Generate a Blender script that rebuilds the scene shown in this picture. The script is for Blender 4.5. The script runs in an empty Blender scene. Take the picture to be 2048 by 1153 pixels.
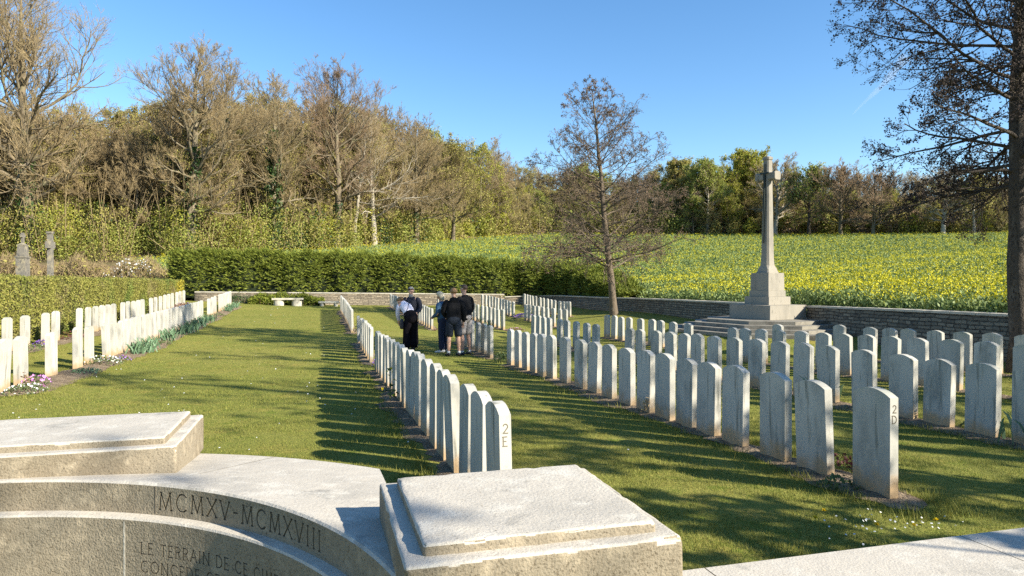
import bpy, bmesh, math, random
import numpy as np
from mathutils import Vector, Matrix, noise as mnoise

# ------------------------------------------------------------------ camera, sky, sun, exposure
scn = bpy.context.scene
COL = scn.collection
PF, HY = 1380.0, 562.0            # focal length in photo pixels, horizon row
CAMZ = 1.69
cam_data = bpy.data.cameras.new("camera")
cam_data.sensor_width = 36.0
cam_data.lens = 36.0 * PF / 2048.0
cam_data.clip_start = 0.05
cam_data.clip_end = 9000.0
cam = bpy.data.objects.new("camera", cam_data)
COL.objects.link(cam)
cam.location = (0, 0, CAMZ)
cam.rotation_euler = (math.radians(90) - math.atan((576.5 - HY) / PF), 0, 0)
scn.camera = cam

SUN_ELEV = math.radians(29.0)
SUN_AZ = math.atan2(1.0, -0.5)    # clockwise from +Y
sun_dir = Vector((math.sin(SUN_AZ) * math.cos(SUN_ELEV), math.cos(SUN_AZ) * math.cos(SUN_ELEV), math.sin(SUN_ELEV)))
world = bpy.data.worlds.new("World")
scn.world = world
world.use_nodes = True
wn = world.node_tree
for n in list(wn.nodes):
    wn.nodes.remove(n)
sky = wn.nodes.new("ShaderNodeTexSky")
sky.sky_type = 'NISHITA'
sky.sun_disc = False
sky.sun_elevation = SUN_ELEV
sky.sun_rotation = SUN_AZ
sky.altitude = 100.0
sky.air_density = 1.0
sky.dust_density = 0.25
sky.ozone_density = 2.6
hs = wn.nodes.new("ShaderNodeHueSaturation")
hs.inputs['Saturation'].default_value = 1.2
bg = wn.nodes.new("ShaderNodeBackground")
bg.inputs['Strength'].default_value = 0.10
wo = wn.nodes.new("ShaderNodeOutputWorld")
wn.links.new(sky.outputs[0], hs.inputs['Color'])
wn.links.new(hs.outputs[0], bg.inputs['Color'])
wn.links.new(bg.outputs[0], wo.inputs['Surface'])

sl = bpy.data.lights.new("sun", 'SUN')
sl.energy = 5.0
sl.angle = math.radians(0.53)
sl.color = (1.0, 0.93, 0.80)
so = bpy.data.objects.new("sun", sl)
COL.objects.link(so)
so.rotation_euler = sun_dir.to_track_quat('Z', 'Y').to_euler()
so.location = (30, -15, 40)

vs = scn.view_settings
vs.view_transform = 'Standard'
vs.look = 'None'
vs.exposure = 1.25
vs.gamma = 1.0
vs.use_curve_mapping = False
scn.cycles.max_bounces = 6
scn.cycles.diffuse_bounces = 3
scn.cycles.transparent_max_bounces = 12
scn.cycles.use_adaptive_sampling = True
scn.cycles.use_denoising = False
scn.cycles.sample_clamp_indirect = 4.0

# ------------------------------------------------------------------ axes: rows run along u, v goes across to the right
AN = math.radians(15.6)
SA, CA = math.sin(AN), math.cos(AN)
def uv2xy(u, v):
    return (v * CA - u * SA, v * SA + u * CA)
def xy2uv(x, y):
    return (-SA * x + CA * y, CA * x + SA * y)
ROT = AN                           # rotation about z that maps local x->v, local y->u
def px2x(px, d):
    return (px - 1024.0) / PF * d

ZT = np.array([[102,84,71,67,72,83,90,85,68,48,30,19,16,23,40,67],
[100,76,58,50,56,75,90,81,57,28,5,-8,-11,-4,15,46],
[101,71,46,30,33,58,83,74,40,1,-29,-39,-40,-33,-14,23],
[106,71,39,15,9,37,71,64,26,-35,-69,-63,-64,-64,-44,0],
[116,78,40,8,-6,12,42,30,-24,-62,-72,-67,-81,-94,-73,-17],
[130,90,47,6,-22,-19,2,-14,-63,-88,-87,-84,-109,-122,-92,-23],
[145,103,56,7,-32,-46,-43,-61,-100,-126,-131,-139,-160,-153,-100,-15],
[158,111,57,-1,-52,-83,-93,-113,-149,-179,-191,-204,-227,-195,-103,7],
[169,119,57,-19,-89,-127,-137,-165,-210,-239,-251,-266,-285,-222,-90,46],
[178,127,65,-30,-120,-151,-157,-194,-260,-292,-306,-327,-338,-226,-45,104],
[183,131,79,-28,-149,-163,-150,-189,-277,-312,-332,-351,-330,-184,13,168],
[189,127,73,-26,-154,-163,-161,-198,-268,-306,-341,-357,-266,-102,70,231],
[203,141,80,-12,-116,-157,-175,-208,-255,-301,-353,-368,-234,-55,123,290],
[223,158,88,2,-86,-140,-171,-200,-241,-294,-351,-351,-224,-30,168,347],
[246,175,97,13,-64,-117,-139,-163,-209,-273,-341,-348,-214,1,217,404],
[271,198,122,41,-37,-84,-83,-102,-164,-245,-332,-353,-199,41,268,456],
[302,223,139,58,0,-28,-26,-50,-124,-216,-312,-342,-186,70,298,492],
[338,255,163,82,38,18,9,-24,-97,-191,-283,-321,-223,26,289,505],
[384,300,207,129,84,55,29,-11,-74,-151,-230,-301,-316,-75,262,499],
[439,362,279,202,138,90,49,4,-47,-100,-155,-234,-325,-123,228,479],
[499,428,349,267,191,127,73,24,-20,-52,-83,-156,-257,-100,217,462],
[554,489,409,321,235,161,101,49,8,-12,-21,-71,-171,-19,252,449],
[598,534,455,363,270,192,131,82,46,27,16,-23,-78,25,237,418],
[632,570,494,399,299,222,164,120,87,65,48,29,32,92,228,384],
[657,596,523,431,333,259,203,161,129,107,94,94,112,145,234,365],
[676,615,542,459,374,303,247,204,173,152,141,143,156,186,256,365],
[692,631,563,488,413,347,293,250,219,198,188,189,202,234,295,385]], float) / 1000.0
def cub(p0, p1, p2, p3, t):
    return p1 + 0.5 * t * (p2 - p0 + t * (2 * p0 - 5 * p1 + 4 * p2 - p3 + t * (3 * (p1 - p2) + p3 - p0)))
def lawn_uv(u, v):
    u = np.asarray(u, float); v = np.asarray(v, float)
    fu = np.clip((u + 2) / 2, 0, ZT.shape[0] - 1.001); fv = np.clip((v + 12) / 2, 0, ZT.shape[1] - 1.001)
    i = fu.astype(int); j = fv.astype(int); tu = fu - i; tv = fv - j
    r = []
    for di in (-1, 0, 1, 2):
        ii = np.clip(i + di, 0, ZT.shape[0] - 1)
        q = [ZT[ii, np.clip(j + dj, 0, ZT.shape[1] - 1)] for dj in (-1, 0, 1, 2)]
        r.append(cub(*q, tv))
    zl = cub(*r, tu)
    dd = np.hypot(u - 19.25, v - 13.94); t_ = np.clip((4.2 - dd) / 1.3, 0, 1)
    w_ = t_ * t_ * (3 - 2 * t_)
    return zl * (1 - w_) + w_ * np.maximum(zl, 0.075)
def lawn_z(x, y):
    u, v = xy2uv(x, y)
    return lawn_uv(u, v)
# ground outside the walls: a field that climbs away, a wooded hill on the left
EDGE_PX = [-900, -300, 0, 400, 650, 830, 970, 1100, 1500, 2000, 2500, 3200]
EDGE_D = [50, 60, 64, 68, 84, 103, 132, 155, 150, 119, 110, 105]
def edge_d(px):
    return np.interp(px, EDGE_PX, EDGE_D)
def field_z(x, y):
    x = np.asarray(x, float); y = np.asarray(y, float)
    u, v = xy2uv(x, y)
    du = np.clip(u - 45, 0, 170); dv = np.clip(v - 15, 0, 300)
    z = CAMZ - 1.25 + np.sqrt((0.11 * du) ** 2 + (0.072 * dv) ** 2)
    px = 1024 + PF * x / np.maximum(y, 20)
    back = np.clip(y - edge_d(px), 0, 90)
    w = np.clip((1000 - px) / 350, 0, 1)
    z = z + (0.10 + 0.08 * w) * back
    z = z + 0.25 * np.sin(x * 0.05 + 1) * np.sin(y * 0.04) * np.clip((y - 30) / 40, 0, 1)
    return z

# ------------------------------------------------------------------ mesh helpers
def npmesh(name, V, faces, mats, parent=None, midx=None, smooth=False, uv=None):
    """V (n,3); faces = list of (m,k) int arrays"""
    me = bpy.data.meshes.new(name)
    V = np.ascontiguousarray(V, dtype=np.float32)
    me.vertices.add(len(V)); me.vertices.foreach_set("co", V.ravel())
    faces = [np.asarray(f, dtype=np.int32) for f in faces if len(f)]
    li = np.concatenate([f.ravel() for f in faces]) if faces else np.zeros(0, np.int32)
    tot = np.concatenate([np.full(len(f), f.shape[1], np.int32) for f in faces])
    st = np.concatenate([[0], np.cumsum(tot)[:-1]]).astype(np.int32)
    me.loops.add(len(li)); me.loops.foreach_set("vertex_index", li)
    me.polygons.add(len(tot)); me.polygons.foreach_set("loop_start", st); me.polygons.foreach_set("loop_total", tot)
    if midx is not None:
        me.polygons.foreach_set("material_index", np.ascontiguousarray(midx, dtype=np.int32))
    if smooth:
        me.polygons.foreach_set("use_smooth", np.ones(len(tot), bool))
    if uv is not None:
        l = me.uv_layers.new(name="uv")
        l.data.foreach_set("uv", np.ascontiguousarray(uv[li], dtype=np.float32).ravel())
    me.update(calc_edges=True)
    me.validate()
    for m in (mats if isinstance(mats, (list, tuple)) else [mats]):
        me.materials.append(m)
    o = bpy.data.objects.new(name, me)
    COL.objects.link(o)
    if parent is not None:
        o.parent = parent
    return o
def bmobj(name, bm, mat, parent=None, smooth=False, bevel=0.0, seg=2):
    if bevel > 0:
        es = [e for e in bm.edges if len(e.link_faces) == 2 and e.calc_face_angle(0) > 0.5]
        bmesh.ops.bevel(bm, geom=es, offset=bevel, segments=seg, affect='EDGES', clamp_overlap=True)
    bmesh.ops.recalc_face_normals(bm, faces=bm.faces)
    me = bpy.data.meshes.new(name)
    bm.to_mesh(me); bm.free()
    if smooth:
        me.polygons.foreach_set("use_smooth", np.ones(len(me.polygons), bool))
    for m in (mat if isinstance(mat, (list, tuple)) else [mat]):
        me.materials.append(m)
    o = bpy.data.objects.new(name, me)
    COL.objects.link(o)
    if parent is not None:
        o.parent = parent
    return o
def empty(name, loc, rz=0.0):
    o = bpy.data.objects.new(name, None)
    o.empty_display_size = 0.3
    COL.objects.link(o)
    o.location = loc; o.rotation_euler = (0, 0, rz)
    return o
def tag(o, label=None, cat=None, group=None, kind=None):
    if label: o['label'] = label
    if cat: o['category'] = cat
    if group: o['group'] = group
    if kind: o['kind'] = kind
    return o
def add_box(bm, x0, x1, y0, y1, z0, z1):
    vs_ = [bm.verts.new(p) for p in ((x0,y0,z0),(x1,y0,z0),(x1,y1,z0),(x0,y1,z0),(x0,y0,z1),(x1,y0,z1),(x1,y1,z1),(x0,y1,z1))]
    for f in ((0,3,2,1),(4,5,6,7),(0,1,5,4),(1,2,6,5),(2,3,7,6),(3,0,4,7)):
        bm.faces.new([vs_[i] for i in f])
def add_prism(bm, poly, z0, z1, taper=1.0):
    b = [bm.verts.new((x, y, z0)) for x, y in poly]
    t = [bm.verts.new((x * taper, y * taper, z1)) for x, y in poly]
    n = len(poly)
    bm.faces.new(list(reversed(b))); bm.faces.new(t)
    for i in range(n):
        bm.faces.new([b[i], b[(i + 1) % n], t[(i + 1) % n], t[i]])
def norm(a):
    return a / np.maximum(np.linalg.norm(a, axis=-1, keepdims=True), 1e-9)
def tubes(P, R, k):
    """P (B,n,3), R (B,n) -> verts, quads"""
    B, n, _ = P.shape
    T = np.empty_like(P)
    T[:, 1:-1] = P[:, 2:] - P[:, :-2]; T[:, 0] = P[:, 1] - P[:, 0]; T[:, -1] = P[:, -1] - P[:, -2]
    T = norm(T)
    ref = np.where(np.abs(T[:, :1, 2:3]) > 0.8, np.array([1., 0, 0]), np.array([0, 0, 1.]))
    A = norm(np.cross(T, ref)); Bn = np.cross(T, A)
    ph = np.arange(k) * 2 * math.pi / k
    V = P[:, :, None] + R[:, :, None, None] * (A[:, :, None] * np.cos(ph)[None, None, :, None] + Bn[:, :, None] * np.sin(ph)[None, None, :, None])
    base = (np.arange(B) * n * k)[:, None, None]
    ri = (np.arange(n - 1) * k)[None, :, None]
    ki = np.arange(k)[None, None, :]; kn = (ki + 1) % k
    q = np.stack([base + ri + ki, base + ri + kn, base + ri + k + kn, base + ri + k + ki], -1).reshape(-1, 4)
    return V.reshape(-1, 3), q
class Acc:
    def __init__(s): s.V = []; s.F = []; s.M = []; s.n = 0
    def add(s, V, F, m=0):
        s.V.append(np.asarray(V, float)); s.F.append(np.asarray(F) + s.n); s.M.append(np.full(len(F), m)); s.n += len(V)
    def obj(s, name, mats, parent=None, smooth=False):
        V = np.concatenate(s.V)
        # faces of equal width only are concatenated in order
        return npmesh(name, V, s.F, mats, parent, np.concatenate(s.M), smooth)
def cards(C, a, b):
    """quads centred on C with half axes a, b (n,3)"""
    n = len(C)
    V = np.stack([C - a - b, C + a - b, C + a + b, C - a + b], 1).reshape(-1, 3)
    return V, np.arange(4 * n).reshape(-1, 4)
def leafcards(C, a, b):
    """rhombic leaf: base, side, tip, side; a = half width, b = half length"""
    n = len(C)
    V = np.stack([C - b, C + a - 0.1 * b, C + b, C - a - 0.1 * b], 1).reshape(-1, 3)
    return V, np.arange(4 * n).reshape(-1, 4)
def rdir(rng, n):
    return norm(rng.normal(size=(n, 3)))
def rand_leaves(rng, C, size, aspect=0.6):
    n = len(C)
    d = rdir(rng, n); e = norm(np.cross(d, rdir(rng, n)))
    s = (size * rng.uniform(0.6, 1.3, n))[:, None]
    return leafcards(C, d * s * aspect * 0.5, e * s * 0.5)

# ------------------------------------------------------------------ materials
def mat(name, base, rough=0.85, var=(), bump=None, coord='Object', transl=0.0, island=None, rand=None, spec=0.3, metal=0.0):
    """var: (scale, colour, lo, hi, stretch(x,y,z), detail); island: second colour by face island; rand: second colour by object"""
    m = bpy.data.materials.new(name)
    m.use_nodes = True
    t = m.node_tree; N = t.nodes; L = t.links
    for n in list(N): N.remove(n)
    out = N.new("ShaderNodeOutputMaterial")
    p = N.new("ShaderNodeBsdfPrincipled")
    p.inputs['Roughness'].default_value = rough
    p.inputs['Metallic'].default_value = metal
    p.inputs['Specular IOR Level'].default_value = spec
    tc = N.new("ShaderNodeTexCoord")
    col = N.new("ShaderNodeRGB"); col.outputs[0].default_value = (*base, 1)
    cur = col.outputs[0]
    def mixin(fac, c):
        nonlocal cur
        mx = N.new("ShaderNodeMix"); mx.data_type = 'RGBA'
        L.new(fac, mx.inputs['Factor']); L.new(cur, mx.inputs[6]); mx.inputs[7].default_value = (*c, 1)
        cur = mx.outputs[2]
    if island:
        g = N.new("ShaderNodeNewGeometry"); mixin(g.outputs['Random Per Island'], island)
    if rand:
        oi = N.new("ShaderNodeObjectInfo")
        rr = N.new("ShaderNodeMapRange"); rr.inputs[1].default_value = 0.0; rr.inputs[2].default_value = 1.0
        L.new(oi.outputs['Random'], rr.inputs[0]); mixin(rr.outputs[0], rand)
    for (sc, c, lo, hi, stz, det) in var:
        mp = N.new("ShaderNodeMapping"); mp.inputs['Scale'].default_value = stz
        L.new(tc.outputs[coord], mp.inputs[0])
        if coord == 'Object':
            oi = N.new("ShaderNodeObjectInfo")
            vm = N.new("ShaderNodeVectorMath"); vm.operation = 'SCALE'; vm.inputs[0].default_value = (31, 17, 23)
            L.new(oi.outputs['Random'], vm.inputs['Scale']); L.new(vm.outputs[0], mp.inputs['Location'])
        nz = N.new("ShaderNodeTexNoise"); nz.inputs['Scale'].default_value = sc; nz.inputs['Detail'].default_value = det
        nz.inputs['Roughness'].default_value = 0.6
        L.new(mp.outputs[0], nz.inputs['Vector'])
        mr = N.new("ShaderNodeMapRange"); mr.interpolation_type = 'SMOOTHSTEP'
        mr.inputs[1].default_value = lo; mr.inputs[2].default_value = hi
        L.new(nz.outputs['Fac'], mr.inputs[0])
        mixin(mr.outputs[0], c)
    L.new(cur, p.inputs['Base Color'])
    if bump:
        for b_ in (bump if isinstance(bump, list) else [bump]):
            nz = N.new("ShaderNodeTexNoise"); nz.inputs['Scale'].default_value = b_[0]; nz.inputs['Detail'].default_value = 4
            L.new(tc.outputs[coord], nz.inputs['Vector'])
            bp = N.new("ShaderNodeBump"); bp.inputs['Strength'].default_value = b_[1]; bp.inputs['Distance'].default_value = b_[2]
            L.new(nz.outputs['Fac'], bp.inputs['Height'])
            if p.inputs['Normal'].is_linked:
                L.new(p.inputs['Normal'].links[0].from_socket, bp.inputs['Normal'])
            L.new(bp.outputs[0], p.inputs['Normal'])
    sh = p.outputs[0]
    if transl > 0:
        tr = N.new("ShaderNodeBsdfTranslucent"); L.new(cur, tr.inputs['Color'])
        ms = N.new("ShaderNodeMixShader"); ms.inputs[0].default_value = transl
        L.new(sh, ms.inputs[1]); L.new(tr.outputs[0], ms.inputs[2]); sh = ms.outputs[0]
    L.new(sh, out.inputs['Surface'])
    m["cur"] = 0
    return m

def headstone_material():
    m = mat("white_headstone_stone", (0.52, 0.49, 0.415), 0.8,
            var=[(3.0, (0.26, 0.255, 0.22), 0.45, 0.74, (1, 1, 0.5), 6), (14.0, (0.22, 0.215, 0.175), 0.55, 0.72, (1, 1, 0.10), 3), (30, (0.42, 0.39, 0.32), 0.55, 0.8, (1, 1, 1), 2)],
            bump=(220, 0.15, 0.002), rand=(0.42, 0.40, 0.34))
    t = m.node_tree; N = t.nodes; L = t.links
    p = [n for n in N if n.type == 'BSDF_PRINCIPLED'][0]
    src = p.inputs['Base Color'].links[0].from_socket
    tc = [n for n in N if n.type == 'TEX_COORD'][0]
    oi = N.new("ShaderNodeObjectInfo")
    sep = N.new("ShaderNodeSeparateXYZ"); L.new(tc.outputs['Object'], sep.inputs[0])
    nz = N.new("ShaderNodeTexNoise"); nz.inputs['Scale'].default_value = 7.0; nz.inputs['Detail'].default_value = 4
    vm = N.new("ShaderNodeVectorMath"); vm.operation = 'ADD'
    vs2 = N.new("ShaderNodeVectorMath"); vs2.operation = 'SCALE'; vs2.inputs[0].default_value = (19, 41, 7); L.new(oi.outputs['Random'], vs2.inputs['Scale'])
    L.new(tc.outputs['Object'], vm.inputs[0]); L.new(vs2.outputs[0], vm.inputs[1]); L.new(vm.outputs[0], nz.inputs['Vector'])
    # soil splash stain: height above ground minus noise
    ma = N.new("ShaderNodeMath"); ma.operation = 'MULTIPLY_ADD'; ma.inputs[1].default_value = -0.34; L.new(nz.outputs['Fac'], ma.inputs[0]); L.new(sep.outputs['Z'], ma.inputs[2])
    mr = N.new("ShaderNodeMapRange"); mr.interpolation_type = 'SMOOTHSTEP'; mr.inputs[1].default_value = 0.06; mr.inputs[2].default_value = -0.13
    L.new(ma.outputs[0], mr.inputs[0])
    mu = N.new("ShaderNodeMath"); mu.operation = 'MULTIPLY'; mu.inputs[1].default_value = 0.80; L.new(mr.outputs[0], mu.inputs[0])
    mx = N.new("ShaderNodeMix"); mx.data_type = 'RGBA'; L.new(mu.outputs[0], mx.inputs['Factor']); L.new(src, mx.inputs[6]); mx.inputs[7].default_value = (0.42, 0.27, 0.12, 1)
    # green-grey algae towards the head of some stones
    ma2 = N.new("ShaderNodeMath"); ma2.operation = 'MULTIPLY_ADD'; ma2.inputs[1].default_value = 0.5; L.new(nz.outputs['Fac'], ma2.inputs[0]); L.new(sep.outputs['Z'], ma2.inputs[2])
    mr2 = N.new("ShaderNodeMapRange"); mr2.interpolation_type = 'SMOOTHSTEP'; mr2.inputs[1].default_value = 0.92; mr2.inputs[2].default_value = 1.2; L.new(ma2.outputs[0], mr2.inputs[0])
    mr3 = N.new("ShaderNodeMapRange"); mr3.inputs[1].default_value = 0.35; mr3.inputs[2].default_value = 1.0; mr3.inputs[4].default_value = 0.75
    L.new(oi.outputs['Random'], mr3.inputs[0])
    mu2 = N.new("ShaderNodeMath"); mu2.operation = 'MULTIPLY'; L.new(mr2.outputs[0], mu2.inputs[0]); L.new(mr3.outputs[0], mu2.inputs[1])
    mx2 = N.new("ShaderNodeMix"); mx2.data_type = 'RGBA'; L.new(mu2.outputs[0], mx2.inputs['Factor']); L.new(mx.outputs[2], mx2.inputs[6]); mx2.inputs[7].default_value = (0.33, 0.34, 0.26, 1)
    L.new(mx2.outputs[2], p.inputs['Base Color'])
    return m

def dry_wall_material(name="dry_stone_courses"):
    m = bpy.data.materials.new(name); m.use_nodes = True
    t = m.node_tree; N = t.nodes; L = t.links
    p = N['Principled BSDF']; p.inputs['Roughness'].default_value = 0.9; p.inputs['Specular IOR Level'].default_value = 0.2
    uvn = N.new("ShaderNodeUVMap"); uvn.uv_map = "uv"
    nz0 = N.new("ShaderNodeTexNoise"); nz0.inputs['Scale'].default_value = 3.0; nz0.inputs['Detail'].default_value = 3; L.new(uvn.outputs[0], nz0.inputs['Vector'])
    vm = N.new("ShaderNodeVectorMath"); vm.operation = 'MULTIPLY_ADD'; vm.inputs[1].default_value = (0.30, 0.10, 0); L.new(nz0.outputs['Color'], vm.inputs[0]); L.new(uvn.outputs[0], vm.inputs[2])
    br = N.new("ShaderNodeTexBrick"); br.inputs['Scale'].default_value = 1.0
    br.inputs['Brick Width'].default_value = 0.34; br.inputs['Row Height'].default_value = 0.10; br.inputs['Mortar Size'].default_value = 0.016
    br.inputs['Mortar Smooth'].default_value = 0.4; br.offset_frequency = 2; br.squash = 0.6; br.squash_frequency = 3
    br.inputs['Color1'].default_value = (0.30, 0.245, 0.165, 1); br.inputs['Color2'].default_value = (0.11, 0.09, 0.065, 1); br.inputs['Mortar'].default_value = (0.05, 0.042, 0.032, 1)
    L.new(vm.outputs[0], br.inputs['Vector'])
    nz = N.new("ShaderNodeTexNoise"); nz.inputs['Scale'].default_value = 9; nz.inputs['Detail'].default_value = 5; L.new(uvn.outputs[0], nz.inputs['Vector'])
    mr = N.new("ShaderNodeMapRange"); mr.inputs[1].default_value = 0.4; mr.inputs[2].default_value = 0.75; L.new(nz.outputs['Fac'], mr.inputs[0])
    mx = N.new("ShaderNodeMix"); mx.data_type = 'RGBA'; L.new(mr.outputs[0], mx.inputs['Factor']); L.new(br.outputs['Color'], mx.inputs[6]); mx.inputs[7].default_value = (0.18, 0.155, 0.11, 1)
    L.new(mx.outputs[2], p.inputs['Base Color'])
    bp = N.new("ShaderNodeBump"); bp.inputs['Strength'].default_value = 0.9; bp.inputs['Distance'].default_value = 0.03; bp.invert = True
    L.new(br.outputs['Fac'], bp.inputs['Height'])
    bp2 = N.new("ShaderNodeBump"); bp2.inputs['Strength'].default_value = 0.6; bp2.inputs['Distance'].default_value = 0.03; L.new(nz.outputs['Fac'], bp2.inputs['Height'])
    L.new(bp.outputs[0], bp2.inputs['Normal']); L.new(bp2.outputs[0], p.inputs['Normal'])
    return m

S1 = (1, 1, 1)
M_HEAD = headstone_material()
M_WALL = dry_wall_material()
M_COPING = mat("wall_coping_stone", (0.46, 0.42, 0.34), 0.9, var=[(4, (0.33, 0.30, 0.24), 0.45, 0.7, S1, 5), (40, (0.25, 0.23, 0.18), 0.6, 0.75, S1, 3)], bump=(60, 0.4, 0.01))
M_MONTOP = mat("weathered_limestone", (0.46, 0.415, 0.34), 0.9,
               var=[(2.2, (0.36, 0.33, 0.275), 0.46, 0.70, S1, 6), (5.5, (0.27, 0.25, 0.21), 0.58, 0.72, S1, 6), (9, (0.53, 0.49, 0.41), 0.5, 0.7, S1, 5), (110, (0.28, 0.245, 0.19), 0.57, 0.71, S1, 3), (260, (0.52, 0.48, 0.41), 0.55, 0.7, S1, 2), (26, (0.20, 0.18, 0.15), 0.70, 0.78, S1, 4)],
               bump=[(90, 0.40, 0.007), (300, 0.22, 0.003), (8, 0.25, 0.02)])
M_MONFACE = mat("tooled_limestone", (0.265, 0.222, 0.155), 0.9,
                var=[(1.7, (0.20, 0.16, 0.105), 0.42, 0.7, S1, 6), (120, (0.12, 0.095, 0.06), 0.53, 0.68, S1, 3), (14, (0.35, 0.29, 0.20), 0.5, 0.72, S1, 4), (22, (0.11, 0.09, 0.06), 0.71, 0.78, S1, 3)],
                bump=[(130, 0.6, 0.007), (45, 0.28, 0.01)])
M_CUT = mat("dark_joint_stone", (0.10, 0.083, 0.06), 0.95)  # plain dark tone of the frieze joint
M_CUT_PALE = mat("shade_toned_cut_lines", (0.19, 0.165, 0.12), 0.95)  # shade of a cut put into the letter colour; also tints the top joint
M_CUT_MID = mat("dirt_and_shade_grooves", (0.12, 0.098, 0.065), 0.95)  # letter tone carries groove shade painted in along with settled dirt
M_CROSS = mat("grey_limestone", (0.29, 0.262, 0.21), 0.88, var=[(1.5, (0.20, 0.185, 0.15), 0.45, 0.7, (1, 1, 0.4), 5), (12, (0.15, 0.14, 0.11), 0.58, 0.75, (1, 1, 0.3), 4), (50, (0.24, 0.22, 0.175), 0.5, 0.75, S1, 3)], bump=(60, 0.3, 0.006))
M_STEP = mat("step_limestone", (0.24, 0.22, 0.175), 0.9, var=[(2.5, (0.13, 0.118, 0.095), 0.42, 0.68, S1, 5), (30, (0.18, 0.16, 0.13), 0.6, 0.75, S1, 3)], bump=(50, 0.4, 0.008))
M_BRONZE = mat("dark_bronze", (0.035, 0.045, 0.04), 0.5, metal=0.6)
M_LAWN = mat("mown_lawn", (0.195, 0.195, 0.042), 0.95,
             var=[(0.35, (0.25, 0.225, 0.055), 0.40, 0.65, S1, 4), (1.6, (0.28, 0.225, 0.055), 0.52, 0.72, S1, 5), (5, (0.12, 0.155, 0.02), 0.50, 0.72, S1, 5), (40, (0.10, 0.135, 0.018), 0.50, 0.70, S1, 4), (150, (0.20, 0.21, 0.05), 0.58, 0.72, S1, 3)],
             bump=[(45, 0.5, 0.03), (160, 0.5, 0.012), (9, 0.3, 0.05)], spec=0.1)
M_BLADE = mat("grass_blades", (0.155, 0.19, 0.032), 0.7, island=(0.30, 0.275, 0.068), transl=0.3, spec=0.2)
M_SOIL = mat("bed_soil", (0.22, 0.165, 0.11), 0.97, var=[(6, (0.34, 0.26, 0.17), 0.45, 0.65, S1, 5), (35, (0.12, 0.085, 0.05), 0.52, 0.66, S1, 4), (90, (0.36, 0.28, 0.18), 0.62, 0.72, S1, 2)], bump=[(30, 1.0, 0.05), (90, 0.8, 0.02)], spec=0.1)
M_FIELD = mat("field_ground", (0.09, 0.12, 0.035), 0.97, var=[(0.25, (0.07, 0.10, 0.03), 0.4, 0.6, S1, 4), (1.5, (0.05, 0.07, 0.02), 0.5, 0.7, S1, 4)], bump=(3, 0.6, 0.2), spec=0.1)
M_LITTER = mat("leaf_litter_ground", (0.17, 0.12, 0.07), 0.97, var=[(0.12, (0.10, 0.11, 0.035), 0.45, 0.62, S1, 4), (0.8, (0.09, 0.06, 0.035), 0.5, 0.7, S1, 5), (4, (0.24, 0.17, 0.11), 0.55, 0.72, S1, 4)], bump=(3, 0.8, 0.2), spec=0.1)
M_BARK = mat("grey_brown_bark", (0.16, 0.125, 0.08), 0.95, var=[(3, (0.09, 0.072, 0.045), 0.45, 0.65, (1, 1, 0.3), 4), (1.2, (0.17, 0.16, 0.085), 0.5, 0.7, S1, 4)], rand=(0.21, 0.175, 0.11), bump=(25, 0.6, 0.03))
M_BARK_PALE = mat("pale_bark", (0.34, 0.30, 0.23), 0.95, var=[(3, (0.20, 0.17, 0.12), 0.5, 0.7, (1, 1, 0.3), 4)])
M_BARK_DARK = mat("dark_alder_bark", (0.075, 0.06, 0.045), 0.95, var=[(6, (0.13, 0.11, 0.085), 0.5, 0.7, (1, 1, 0.35), 5), (30, (0.03, 0.024, 0.018), 0.52, 0.66, (1, 1, 0.4), 3)], bump=[(35, 1.0, 0.03), (8, 0.6, 0.05)])
M_BARK_MID = mat("brown_alder_bark", (0.145, 0.112, 0.076), 0.95, var=[(5, (0.08, 0.062, 0.045), 0.5, 0.7, (1, 1, 0.3), 5), (12, (0.22, 0.19, 0.14), 0.58, 0.72, (1, 1, 0.4), 4)], bump=(30, 0.9, 0.03))
M_TWIG = mat("brown_twigs", (0.31, 0.23, 0.115), 0.95, island=(0.19, 0.14, 0.07), rand=(0.33, 0.25, 0.13))
M_TWIG_RED = mat("reddish_twigs", (0.29, 0.20, 0.115), 0.95, island=(0.20, 0.135, 0.08))
M_CONE = mat("alder_cones", (0.11, 0.072, 0.045), 0.95, island=(0.19, 0.13, 0.08))
M_CONE_D = mat("dark_alder_cones", (0.028, 0.02, 0.016), 0.95, island=(0.06, 0.042, 0.032))
M_LEAF_Y = mat("fresh_yellow_green_leaves", (0.38, 0.36, 0.05), 0.7, island=(0.27, 0.29, 0.04), transl=0.35)
M_LEAF_G = mat("fresh_green_leaves", (0.23, 0.265, 0.05), 0.7, island=(0.32, 0.33, 0.075), transl=0.35)
M_LEAF_OL = mat("olive_buds", (0.28, 0.26, 0.06), 0.8, island=(0.33, 0.28, 0.085), transl=0.25)
M_IVY = mat("ivy_leaves", (0.022, 0.05, 0.012), 0.5, island=(0.05, 0.09, 0.022))
M_CONIFER = mat("dark_conifer_sprays", (0.085, 0.12, 0.012), 0.75, island=(0.20, 0.215, 0.025), transl=0.12)
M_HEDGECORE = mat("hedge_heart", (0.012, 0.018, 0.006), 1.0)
M_CLIPPED = mat("clipped_hedge_leaves", (0.18, 0.195, 0.035), 0.75, island=(0.29, 0.26, 0.06), var=[(0.8, (0.24, 0.19, 0.09), 0.52, 0.72, S1, 4), (0.5, (0.12, 0.17, 0.03), 0.5, 0.7, S1, 3)], transl=0.2)
M_CLIPPED_Y = mat("clipped_hedge_yellow_leaves", (0.40, 0.33, 0.035), 0.75, island=(0.30, 0.26, 0.03), transl=0.25)
M_CLIPCORE = mat("clipped_hedge_heart", (0.11, 0.095, 0.04), 1.0, var=[(6, (0.035, 0.04, 0.012), 0.45, 0.6, S1, 4)])
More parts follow.
